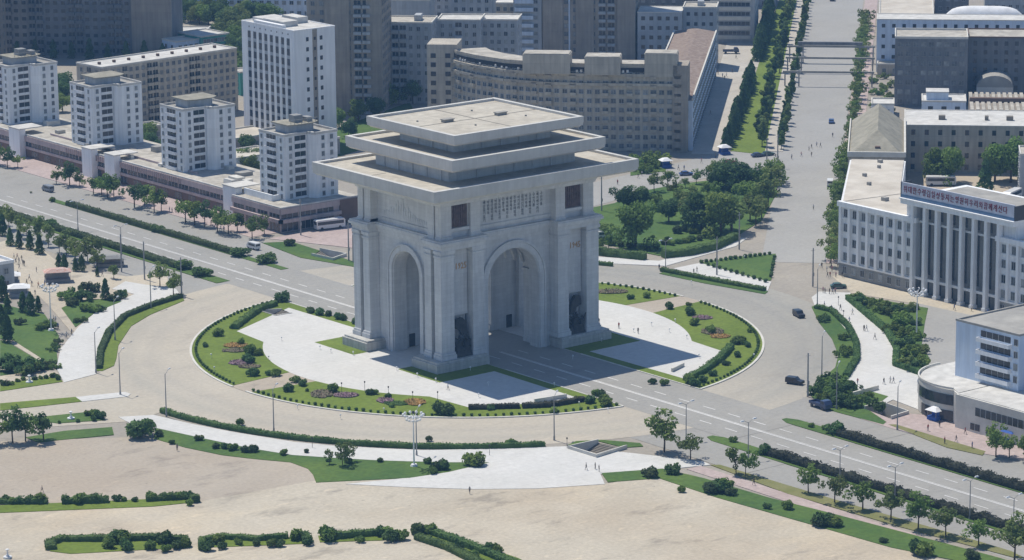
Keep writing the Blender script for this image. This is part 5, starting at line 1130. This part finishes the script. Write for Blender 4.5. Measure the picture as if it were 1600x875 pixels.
for k,(p,s_,lb) in enumerate((((10.4,126.5),1.5,'large round clipped shrub ending the far left hedge'),((10.2,113.5),1.5,'large round clipped shrub standing alone past the far left hedge'),((-12.2,122),1.5,'large round clipped shrub ending the near left hedge'),((-12.2,112),1.5,'large round clipped shrub standing alone past the near left hedge'),((10,169),1.2,'round clipped bulge midway along the far left hedge'),((-12,196),1.5,'round clipped bulge midway along the near left hedge'))): 
    o=plant('bush','clipped_shrub',lb,'shrub',p[0],p[1],1,'green'); o.scale=(s_*1.5,s_*1.7,s_*1.15)
hedge([(9.6,-126),(9.4,-180),(9.4,-330)],2.6,1.5,'dark bronze hedge on the far side of the main road at right',LHB,True,wob=.3)
hedge([(-14.2,-128),(-14.2,-200),(-14.2,-330)],2.6,1.5,'dark bronze hedge on the near side of the main road at right',LHB,True,wob=.3)
o=plant('bush','clipped_shrub','green shrub at the start of the far right bronze hedge','shrub',9.6,-124.5,1.9,'dark'); o=plant('bush','clipped_shrub','green shrub at the start of the near right bronze hedge','shrub',-14.2,-126,1.7,'dark')
hedge([(101.1*math.cos(R(a)),101.1*math.sin(R(a))) for a in range(183,243,2)],1.5,1.05,'long curved hedge between the ring road and the front white walkway',LG,True)
hedge([(155,577),(157,552),(170,522),(195,496),(235,480),(283,465)],1.6,1.1,'curved hedge along the left white walkway',LH)
hedge([(1275,482),(1300,488),(1325,512),(1338,538),(1339,562),(1322,590)],1.6,1.1,'curved hedge on the roadside of the right white walkway',LG)
hedge([(1325,468),(1362,500),(1386,520),(1401,546),(1399,572),(1447,589)],1.6,1.3,'curved hedge on the building side of the right white walkway',LG)
hedge([(1036,403),(1075,399),(1115,390),(1150,374)],2.6,2.0,'thick hedge on the corner of the triangular garden',LG)
hedge([(925,396),(960,401),(1008,406)],2.6,2.0,'thick hedge of the triangular garden next to the arch',LG)
hedge([(925,413),(957,416)],1.2,1.0,'short low hedge beside the arch at the far ring road',LG)
hedge([(1034,424),(1100,437),(1195,455)],1.6,1.0,'low hedge on the narrow lawn strip right of the arch',LG)
hedge([(732,640),(775,639),(812,638)],1.9,1.1,'clipped hedge left part at the front corner of the white court',LHB)
hedge([(816,638),(860,636),(912,627)],1.9,1.1,'clipped hedge right part at the front corner of the white court',LHB)
hedge([(1142,545),(1125,563),(1098,583),(1072,596)],1.9,1.3,'diagonal hedge at the right corner of the white court',LG)
hedge([(366,515),(385,500),(404,487),(430,478)],1.9,1.3,'diagonal hedge at the upper left corner of the white court',LG)
hedge([(-40,786),(20,787),(74,787)],2,1.1,'row hedge at the left edge of the south plaza, left piece',LG,wob=.4)
hedge([(97,787),(170,785)],2,1.3,'row hedge at the left of the south plaza, middle piece',LG,wob=.4)
hedge([(228,783),(300,779),(306,786)],2,1.3,'row hedge at the left of the south plaza, right piece',LG,wob=.4)
hedge([(80,860),(78,851),(95,845),(160,845),(250,843)],2.2,1.1,'hooked hedge around the lower left planted island',LG)
hedge([(256,846),(290,845),(292,856)],1.6,1.0,'hedge corner of the lower left planted island',LG)
hedge([(316,860),(316,846),(350,842),(400,845),(450,841)],1.6,1.0,'hedge around the lower middle planted island',LG)
hedge([(455,842),(478,842),(481,850)],2,1.3,'hedge end of the lower middle planted island',LG)
hedge([(520,842),(590,836)],1.8,1.3,'straight hedge on the third lower planted island',LG)
hedge([(648,837),(665,831),(700,843),(760,866),(830,895)],2.0,1.2,'hedge on the far side of the diagonal planted island at the bottom',LG)
hedge([(652,842),(700,858),(740,878),(760,890)],2.0,1.1,'hedge on the near side of the diagonal planted island at the bottom',LG)
hedge([(20,344),(0,336)],2,1.4,'short hedge end at the left picture edge',LG)
trees('bush','roundish_shrub','dark shrub on the strip beside the west plaza','shrub',[(8,785,1.2),(22,787,1.3),(44,787,1.2),(62,787,1.6),(105,786,1.5),(127,786,1.6),(150,785,1.5),(162,785,1.3),(181,783,1.3),(194,784,.8),(210,784,.9),(238,782,1.4),(258,781,1.3),(277,780,1.4),(290,779,1.3),(303,785,1.4),(298,790,1.2)],['dark','mid'],'west plaza strip shrubs',.8)
trees('bush','roundish_shrub','shrub in the planted islands at the bottom edge','shrub',[(170,855,2),(182,848,2.4),(192,847,2.2),(198,861,1.6),(236,858,1.8),(256,849,2),(275,857,1.7),(288,855,1.8),(262,862,1.5),(342,849,1.9),(348,858,1.3),(374,852,1),(400,852,1),(424,854,1.4),(434,854,1.3),(463,843,2.2),(320,860,1.6),(480,852,1.7),(512,846,2.6),(518,843,2.3),(563,848,1.3),(594,838,2),(604,838,2),(612,846,1.8),(624,843,2),(655,835,1.9),(672,834,1.7),(768,862,1.8),(776,866,2),(740,872,1.4),(715,862,1.3)],['mid','dark'],'shrubs of the bottom planted islands',.75)
trees('bush','roundish_shrub','clipped shrub on the long lawn before the front walkway','shrub',[(268,694,.9),(248,682,1.2),(313,689,1),(338,701,1),(352,701,1.2),(366,704,1.5),(384,707,1.4),(396,707,1.4),(445,711,1.1),(513,722,.8),(545,725,1),(594,723,1),(668,725,1),(680,736,1.5),(690,734,1.6),(736,727,2.2),(744,729,2),(676,741,1.2),(480,708,.7)],['hedge','dark','mid'],'front walkway lawn shrubs',.8)
trees('open','young_tree','thin young tree on the front lawn near the chandelier lamp','tree',[(515,726,.6),(535,727,.9),(543,722,.8)],'olive','thin young trees',.8)
trees('bush','roundish_shrub','clipped shrub on the diagonal lawn at lower right','shrub',[(1016,746,1.4),(1048,741,1.5),(1112,770,1.5),(1122,768,1.9),(1130,768,1.7),(1142,774,1),(1200,796,.7),(1233,796,1.1),(1280,822,1.6),(1292,822,1.9),(1304,824,1.6),(1380,848,.8),(1430,866,1.6),(1445,868,1.8),(1520,874,1.5),(1066,769,.8)],['hedge','dark','mid'],'diagonal lawn shrubs')
trees('scrub','spreading_shrub','leafy shrub in the bed beside the right white walkway','shrub',[(1338,470,1),(1346,476,1),(1356,472,.8),(1364,480,1.1),(1372,484,1.1),(1382,488,1.1),(1392,492,1.3),(1402,494,1.4),(1410,488,1.2),(1414,500,1.2),(1420,508,1.1),(1404,508,1.1),(1398,520,1.1),(1410,526,1.1),(1422,520,1),(1432,532,1),(1426,542,1.1),(1414,546,1.2),(1436,550,1),(1420,556,1.2),(1418,575,1.1),(1428,578,1.3),(1442,572,1),(1380,478,.8),(1424,484,.8)],['mid','dark','mid','olive'],'shrubs beside the right walkway',.95)
trees('scrub','spreading_shrub','dark shrub on the curved verge right of the ring road','shrub',[(1284,498,.7),(1293,503,.9),(1318,532,.9),(1320,556,1),(1324,552,.8),(1284,610,1.3),(1296,600,1.4),(1305,608,1.5),(1318,610,1.4),(1328,614,1.1),(1296,622,1.2),(1310,632,1.3),(1322,636,1.3),(1334,634,1.2),(1344,628,.8),(1355,625,.8),(1276,616,1),(1286,626,1),(1372,641,1),(1380,642,1)],['dark','mid'],'shrubs on the right verge',.95)
trees('bush','roundish_shrub','small shrub on the tapering median tips of the main road','shrub',[(1267,668,.8),(1288,672,.7),(1144,691,.9),(1200,704,.6),(49,302,.4),(82,315,.9),(107,321,.6)],['mid'],'median tip shrubs')
trees('bush','roundish_shrub','dark shrub on the small lawns around the sunken stairwells','shrub',[(452,384,1.3),(800,697,1.2),(480,612,.5),(670,690,.9),(262,617,.01)],['dark','hedge'],'shrubs near stairwells')
trees('bush','roundish_shrub','round shrub beside the front ring hedge','shrub',[(263,662,.01),(375,665,.9),(798,695,1.0)],['mid'],'round shrubs at the ring hedge')
# ---------------------------------------------------------------- street furniture
def lamp_proto(kind):
    t=thing('street_lamp','x','street lamp',(0,0,0))
    mb=MB(); 
    if kind=='double': mb.cyl(0,0,0,8.6,.14,.08,7); mb.cyl(0,0,0,.8,.24,.2,8); mb.tube((-1.5,0,9.2),(0,0,8.5),.05,.06,5); mb.tube((1.5,0,9.2),(0,0,8.5),.05,.06,5)
    elif kind=='single': mb.cyl(0,0,0,10.6,.17,.09,7); mb.cyl(0,0,0,1.0,.26,.22,8); mb.tube((0,0,10.4),(2.2,0,11.2),.07,.05,5)
    elif kind=='pole': mb.cyl(0,0,0,11.0,.24,.16,8); mb.tube((-.8,0,10.3),(.8,0,10.3),.06,.06,4); mb.box(-.25,-.3,3,.25,-.15,3.9)
    elif kind=='chandelier':
        mb.cyl(0,0,0,.5,.9,.7,10); mb.cyl(0,0,.5,12.5,.2,.12,8)
        for k in range(10):
            a=.628*k; mb.tube((0,0,11.2),(2.3*math.cos(a),2.3*math.sin(a),11.9),.06,.05,4)
            mb.tube((0,0,10.4),(1.6*math.cos(a+.3),1.6*math.sin(a+.3),10.8),.05,.04,4)
    elif kind=='globe': mb.cyl(0,0,0,.75,.05,.05,6)
    elif kind=='stake': mb.cyl(0,0,0,2.4,.06,.05,6); mb.box(-.12,-.12,2.2,.12,.12,2.6)
    mb.build('post',M['dmetal'] if kind in('stake',) else M['wmetal'] if kind in('globe','chandelier') else M['pole'],t)
    if kind in('double','single'):
        for x in ((-1.9,1.9) if kind=='double' else (2.6,)): MB().frus((x-.55,-.22,x+.55,.22,9.1 if kind=='double' else 11.1),(x-.4,-.12,x+.4,.12,9.35 if kind=='double' else 11.35)).build('lamp_head',M['wmetal'],t)
    if kind=='chandelier':
        for k in range(10):
            a=.628*k; MB().ball(2.3*math.cos(a),2.3*math.sin(a),12.2,.34,.34,.34,8,5).build('lamp_globe',M['canvas'],t,smooth=True)
            MB().ball(1.6*math.cos(a+.3),1.6*math.sin(a+.3),11.1,.3,.3,.3,8,5).build('lamp_globe',M['canvas'],t,smooth=True)
        MB().ball(0,0,12.7,.35,.35,.4,8,5).build('finial',M['dmetal'],t)
    if kind=='globe': MB().ball(0,0,.92,.24,.24,.24,7,5).build('lamp_globe',M['canvas'],t,smooth=True)
    return proto(t)
def place(pr,pts,phrase,group,rz=0,z=.1,first=True,single=False,axis='from the left',world=False):
    L=[]
    for p in pts: 
        w_=tuple(p[:2]) if world else G(*p[:2]); L.append((px((*w_,0)),w_,p[2] if len(p)>2 else rz))
    L.sort(key=lambda e:e[0][0])
    for i,(q,w_,r_) in enumerate(L):
        lab=phrase if len(L)==1 else '%s, %s %s'%(phrase,od(i),axis)
        o=pr if (first and not pr.get('used')) else copy_tree(pr)
        o.location=(*w_,z); o.rotation_euler.z=r_; pr['used']=1; o['label']=lab
        if len(L)>1: o['group']=group
        elif 'group' in o: del o['group']
LP={k:lamp_proto(k) for k in('double','single','pole','chandelier','globe','stake')}
place(LP['double'],[(1072,688),(1169,717),(1312,762),(1515,812),(1398,790),(1583,840),(1040,424),(122,360),(190,400)],'double armed street lamp along the main road','double armed road lamps',rz=0)
place(LP['single'],[(188,617),(260,651),(428,676),(651,712),(866,688),(1402,672),(1307,640),(1284,590),(1277,480),(150,583),(180,532),(236,482)],'tall single armed lamp beside the ring road','tall ring road lamps',rz=.6)
place(LP['pole'],[(190,425),(226,437),(284,463),(545,408),(552,410),(1120,430),(1155,390),(470,368),(940,330),(1198,268),(1215,262),(1270,448),(1262,620)],'concrete pole with crossbar','concrete poles')
place(LP['chandelier'],[(647,729),(80,517),(1432,525)],'tall chandelier lamp with rings of white globes','chandelier lamps')
place(LP['globe'],[(500,547),(517,552),(552,556),(620,580),(652,590),(681,598),(735,580),(763,604),(440,533),(420,563),(465,640),(532,655),(600,645),(748,622),(866,605),(895,562),(940,535),(990,520),(1018,510),(1046,520),(1073,530),(1092,560),(1178,560),(1055,505),(905,635),(950,645),(335,580),(330,560),(1080,445),(1163,406),(1120,425)],'small white globe lamp on the island grass','garden globe lamps',z=.15)
place(LP['stake'],[(534,614),(570,612),(607,620),(645,628),(684,628),(488,700),(886,701),(765,712),(1310,478),(1318,500)],'thin dark pole light at the edge of the white paving','thin pole lights')
for i,(p,lab) in enumerate((((46,598),'white fountain urn on the verge beside the west road'),((111,655),'white pedestal urn on the lawn near the west plaza'),((12,872),'white pedestal urn at the bottom left corner'))):
    t=thing('garden_urn',lab,'urn',(*G(*p),.1)); t.scale=(.6,.6,.6); MB().cyl(0,0,0,.5,1.6,1.5,12).cyl(0,0,.5,1.1,.7,.6,10).build('pedestal',M['wmetal'],t); MB().cyl(0,0,1.1,2.6,.35,.25,8).ball(0,0,2.9,.75,.75,.35,10,5).build('bowl',M['canvas'],t)
# ---------------------------------------------------------------- vehicles (local +x is forward)
def car_proto(kind,c):
    m=mat('paint_'+c,dict(black=(.025,.025,.03),white=(.7,.7,.7),blue=(.06,.12,.3),green=(.05,.12,.10),red=(.25,.05,.05),grey=(.25,.27,.3),navy=(.04,.06,.13))[c],.3,var=.05,spec=.6)
    t=thing({'van':'parked_van','bus':'bus','truck':'truck'}.get(kind,'car'),'x',{'van':'van','bus':'bus','truck':'truck'}.get(kind,'car'),(0,0,0))
    L,Wd,H_,pr={'car':(4.5,1.75,1.45,[(-2.25,.35),(-2.25,.85),(-1.75,.95),(-1.25,1.42),(.35,1.45),(1.05,.98),(2.15,.82),(2.25,.35)]),
      'suv':(4.6,1.85,1.8,[(-2.3,.4),(-2.3,1.1),(-2.15,1.75),(.4,1.8),(1.05,1.15),(2.2,1.0),(2.3,.4)]),
      'van':(4.8,1.85,2.1,[(-2.4,.4),(-2.4,1.95),(-2.2,2.1),(1.4,2.1),(2.1,1.25),(2.4,1.0),(2.4,.4)]),
      'bus':(9.5,2.5,3.1,[(-4.75,.45),(-4.75,2.9),(-4.5,3.1),(4.4,3.1),(4.75,2.6),(4.75,.45)]),
      'truck':(6.5,2.2,2.6,[(1.2,.6),(1.2,2.4),(2.6,2.4),(3.2,1.5),(3.25,.6)])}[kind]
    mb=MB(); n=len(pr); w2=Wd/2
    mb.add([(x,-w2,z) for x,z in pr]+[(x,w2,z) for x,z in pr],[tuple(range(n)),tuple(range(n,2*n))[::-1]]+[(i,i+n,(i+1)%n+n,(i+1)%n) for i in range(n)])
    mb.build('body',m,t)
    g=MB()
    if kind in('car','suv'):
        zt=H_-.1; zb=H_-.48
        for s_ in(-1,1): g.box(-1.3 if kind=='car' else -2.0,s_*w2,zb,.5,s_*(w2+.015),zt)
        g.build('side_window',M['glass'],t)
        a=pr[4] if kind=='car' else pr[3]; b_=pr[5] if kind=='car' else pr[4]; g=MB(); g.add([(a[0]+.05,-w2*.9,a[1]-.02+.03),(b_[0]-.02,-w2*.9,b_[1]+.04),(b_[0]-.02,w2*.9,b_[1]+.04),(a[0]+.05,w2*.9,a[1]+.01)],[(0,1,2,3)]); g.build('windscreen',M['glass'],t)
        g=MB(); a,b_=pr[2],pr[3]
        if kind=='car': g.add([(a[0]-.02,-w2*.85,a[1]+.05),(b_[0]-.05,-w2*.85,b_[1]),(b_[0]-.05,w2*.85,b_[1]),(a[0]-.02,w2*.85,a[1]+.05)],[(0,1,2,3)])
        else: g.box(-2.33,-w2*.8,1.15,-2.3,w2*.8,1.6)
        g.build('rear_window',M['glass'],t)
    elif kind in('van','bus'):
        for s_ in(-1,1): g.box(-L/2+.3,s_*w2,H_*.52,L/2-(1.2 if kind=='van' else .5),s_*(w2+.015),H_*.84)
        g.box(-L/2-.015,-w2*.8,H_*.55,-L/2,w2*.8,H_*.85); g.build('side_window',M['glass'],t)
        g=MB(); 
        if kind=='bus': g.box(L/2,-w2*.9,1.4,L/2+.015,w2*.9,2.5)
        else: g.add([(1.45,-w2*.9,2.09),(2.13,-w2*.9,1.29),(2.13,w2*.9,1.29),(1.45,w2*.9,2.09)],[(0,1,2,3)])
        g.build('windscreen',M['glass'],t)
    else:
        MB().box(-3.2,-w2,.8,1.1,w2,1.0).box(-3.2,-w2,1.0,-3.1,w2,1.5).box(-3.1,-w2,1.0,1.1,-w2+.08,1.5).box(-3.1,w2-.08,1.0,1.1,w2,1.5).box(1.0,-w2+.08,1,1.1,w2-.08,1.9).build('cargo_bed',m,t)
        MB().add([(2.65,-w2*.9,2.36),(3.2,-w2*.9,1.56),(3.2,w2*.9,1.56),(2.65,w2*.9,2.36)],[(0,1,2,3)]).build('windscreen',M['glass'],t) if False else g.box(1.4,-w2-.015,1.6,2.5,w2+.015,2.2).build('side_window',M['glass'],t)
    for x in(-L*.32,L*.31):
        for s_ in(-1,1):
            wb=MB(); r_=.33 if kind in('car','suv','van') else .48; n=12
            vs=[(x+r_*math.cos(6.283*i/n),s_*(w2-.22),r_+r_*math.sin(6.283*i/n)) for i in range(n)]+[(x+r_*math.cos(6.283*i/n),s_*(w2+.03),r_+r_*math.sin(6.283*i/n)) for i in range(n)]
            wb.add(vs,[tuple(range(n)),tuple(range(n,2*n))]+[(i,(i+1)%n,(i+1)%n+n,i+n) for i in range(n)]); wb.build('wheel',M['dmetal'],t)
    return proto(t)
PR={}
def veh(kind,c,p,rz,label,z=.04):
    k=(kind,c)
    if k not in PR: PR[k]=car_proto(kind,c); o=PR[k]
    else: o=copy_tree(PR[k])
    x,y=G(*p); o.location=(x,y,z); o.rotation_euler.z=R(rz); o['label']=label
veh('suv','black',(1248,495),-110,'black off-road car on the ring road, upper one of two at right')
veh('suv','black',(1242,600),-70,'black off-road car on the ring road, lower one of two at right')
veh('truck','navy',(1282,638),-95,'dark blue truck leaving the ring road at right')
veh('car','green',(1310,450),-35,'dark green car crossing near the colonnaded hall')
veh('car','blue',(1299,192),45,'lone blue car driving on the middle of the side street')
veh('van','white',(1297,290),45,'white van parked under trees on the right side of the side street')
veh('van','white',(396,389),90,'white minibus on the road before the arcade')
veh('van','grey',(75,299),90,'grey blue box van on the main road at far left')
veh('car','blue',(1072,274),-25,'blue car on the back road behind the triangular garden')
veh('car','red',(1140,256),-20,'dark red car at the street corner by the evergreen row')
veh('car','navy',(1184,245),-15,'navy car parked below the long lawn, left one',)
veh('car','green',(1200,243),-15,'dark green car parked below the long lawn, right one')
veh('truck','white',(1384,28),45,'white truck parked far up the side street')
veh('car','navy',(1347,101),45,'dark car under the overhead gantries')
veh('van','navy',(1300,1),45,'dark van at the top of the side street')
veh('truck','navy',(1142,84),-40,'dark truck parked on the market paving at its far end',z=.14)
veh('bus','white',(1582,312),20,'white bus parked in the yard by the right edge',z=.06)
veh('bus','white',(1470,290),-40,'white bus mostly hidden behind the rooftop lettering',z=.06)
veh('bus','white',(515,358),-10,'white low trailers built as a bus on the pink paving behind the arcade end',z=.14)  # bus model stands in for low white trailers
veh('van','white',(945,372),-20,'white van beside the arch at the triangular garden edge',z=.17)
# kiosks and stalls
def kiosk(p,rz,label,roofm,w_=4,d_=3,h_=2.4,wm=None,name='kiosk'):
    t=thing(name,label,'kiosk',(*G(*p),.1),R(rz)); 
    MB().box(-w_/2,-d_/2,0,w_/2,d_/2,.9).build('counter',wm or M['bcanvas'],t)
    pb=MB()
    for x in(-w_/2+.1,w_/2-.1):
        for y in(-d_/2+.1,d_/2-.1): pb.box(x-.05,y-.05,.9,x+.05,y+.05,h_)
    pb.build('frame',M['pole'],t); MB().box(-w_/2+.3,-.1,.9,w_/2-.3,d_/2-.2,h_-.3).build('back_panel',wm or M['bcanvas'],t)
    MB().frus((-w_/2-.4,-d_/2-.4,w_/2+.4,d_/2+.4,h_),(-w_/4,-d_/4,w_/4,d_/4,h_+.8)).build('canopy',roofm,t)
kiosk((14,445),-30,'white roofed kiosk at the left edge of the little square',M['canvas'],6,4,2.8,M['bluegrey'])
kiosk((30,463),-30,'white canopy kiosk, second from the left in the little square',M['canvas'],5.5,4,2.6,M['bluegrey'])
kiosk((90,440),-25,'stall with orange and white awning in the little square',M['ocanvas'],7,4,3,M['greyw'])
kiosk((172,416),-30,'dark open shelter beside the left road',M['greyw'],8,3.2,2.4,M['brown'])
kiosk((1040,262),-20,'blue kiosk with white canopy behind the triangular garden',M['canvas'],3.2,3)
kiosk((1132,241),-20,'blue kiosk with white canopy at the market paving corner',M['canvas'],3.2,3)
kiosk((1462,656),-90,'blue kiosk with white parasol roof before the corner shop',M['canvas'],3,3)
kiosk((1580,690),-90,'blue kiosk beside the tree before the corner shop side hall',M['bcanvas'],3,3)
# ---------------------------------------------------------------- people
PM={}
def person(p,top,bot,pose,rz,label,group):
    k=(top,bot,pose)
    if k not in PM: PM[k]=body_mesh(pose,CL[top],CL[bot])
    o=link('person',PM[k],None,(*G(*p),.12),rz); s_=rng.uniform(.97,1.08); o.scale=(s_,s_,s_); tag(o,label,'person',group)
def crowd(phrase,group,pts):
    g=random.Random(len(phrase)*3); pts=sorted(pts); tops=['white','black','navy','grey','khaki','white','blue','red','black','pink']; bots=['black','navy','grey','khaki','black']
    for i,q in enumerate(pts):
        tp=tops[g.randrange(10)]; bt=bots[g.randrange(5)]; ps=('walk','stand','stride')[g.randrange(3)]
        # keep the set of meshes small
        lab='person in %s top %s'%(tp,phrase) if len(pts)==1 else 'person in %s top %s, %s from the left'%(tp,phrase,od(i))
        person(q,tp,bt,ps,g.uniform(0,6.28),lab,group if len(pts)>1 else None)
crowd('in the little square','people in the little square',[(22,405),(25,413),(36,415),(30,412),(38,416),(57,426),(22,438),(42,446),(50,448),(71,438),(18,430),(55,462),(27,405),(12,425),(46,438),(70,447),(30,420),(5,440),(60,450),(28,432),(34,408),(18,418)])
crowd('on the left garden path','people on the garden path',[(112,524),(91,515),(87,504),(84,503),(104,528),(160,432)])
crowd('on the west plaza','people on the west plaza',[(66,770),(277,705)])
crowd('on the paving before the front walkway','people at the front walkway',[(734,772),(916,735),(930,734),(936,738)])
crowd('standing alone on the white court','x',[(700,610)])
crowd('on the right curved white walkway','people on the right white walkway',[(1299,487),(1313,485),(1310,498),(1332,492),(1327,505),(1350,518),(1354,518),(1367,531),(1393,540),(1340,601),(1381,601),(1391,599),(1396,599),(1288,480)])
crowd('at the crossing near the colonnaded hall','people at the crossing',[(1293,434),(1297,434),(1306,434),(1316,434),(1289,459),(1286,458),(1296,460),(1301,460),(1305,459),(1290,412),(1297,415),(1303,410),(1309,418),(1292,425),(1300,425),(1284,420),(1314,428)])
crowd('before the colonnaded hall','people before the colonnaded hall',[(1395,450),(1491,485),(1499,478),(1518,487),(1543,493),(1424,462)])
crowd('before the corner shop','people before the corner shop',[(1446,651),(1468,668),(1508,679),(1494,691),(1519,701),(1450,674),(1476,694)])
crowd('crossing the side street','people crossing the side street',[(1237,249),(1252,245),(1268,245),(1276,229),(1282,231),(1301,215),(1268,233),(1212,248),(1271,328),(1264,236)])
crowd('on the market paving','people on the market paving',[(1135,121),(1129,121),(1144,114),(1110,180),(1122,117),(1150,92),(1132,125)])
crowd('on the back road pavement','people behind the triangular garden',[(1060,266),(1069,266),(997,279),(1009,271),(965,289),(1096,255),(1118,248),(1124,240),(1003,275)])
crowd('at the narrow walk right of the arch','people right of the arch',[(1030,422),(1084,429),(1089,426)])
crowd('on the pink sidewalk by the arcade','people on the pink sidewalk',[(88,288),(127,278),(140,275),(265,332),(269,333),(274,332),(277,333),(330,352),(345,360),(337,356),(350,362),(120,283)])
crowd('walking on the pink path','x',[(1178,759)])
crowd('beside the arch podium','people beside the arch',[(936,507),(967,514),(997,522)])
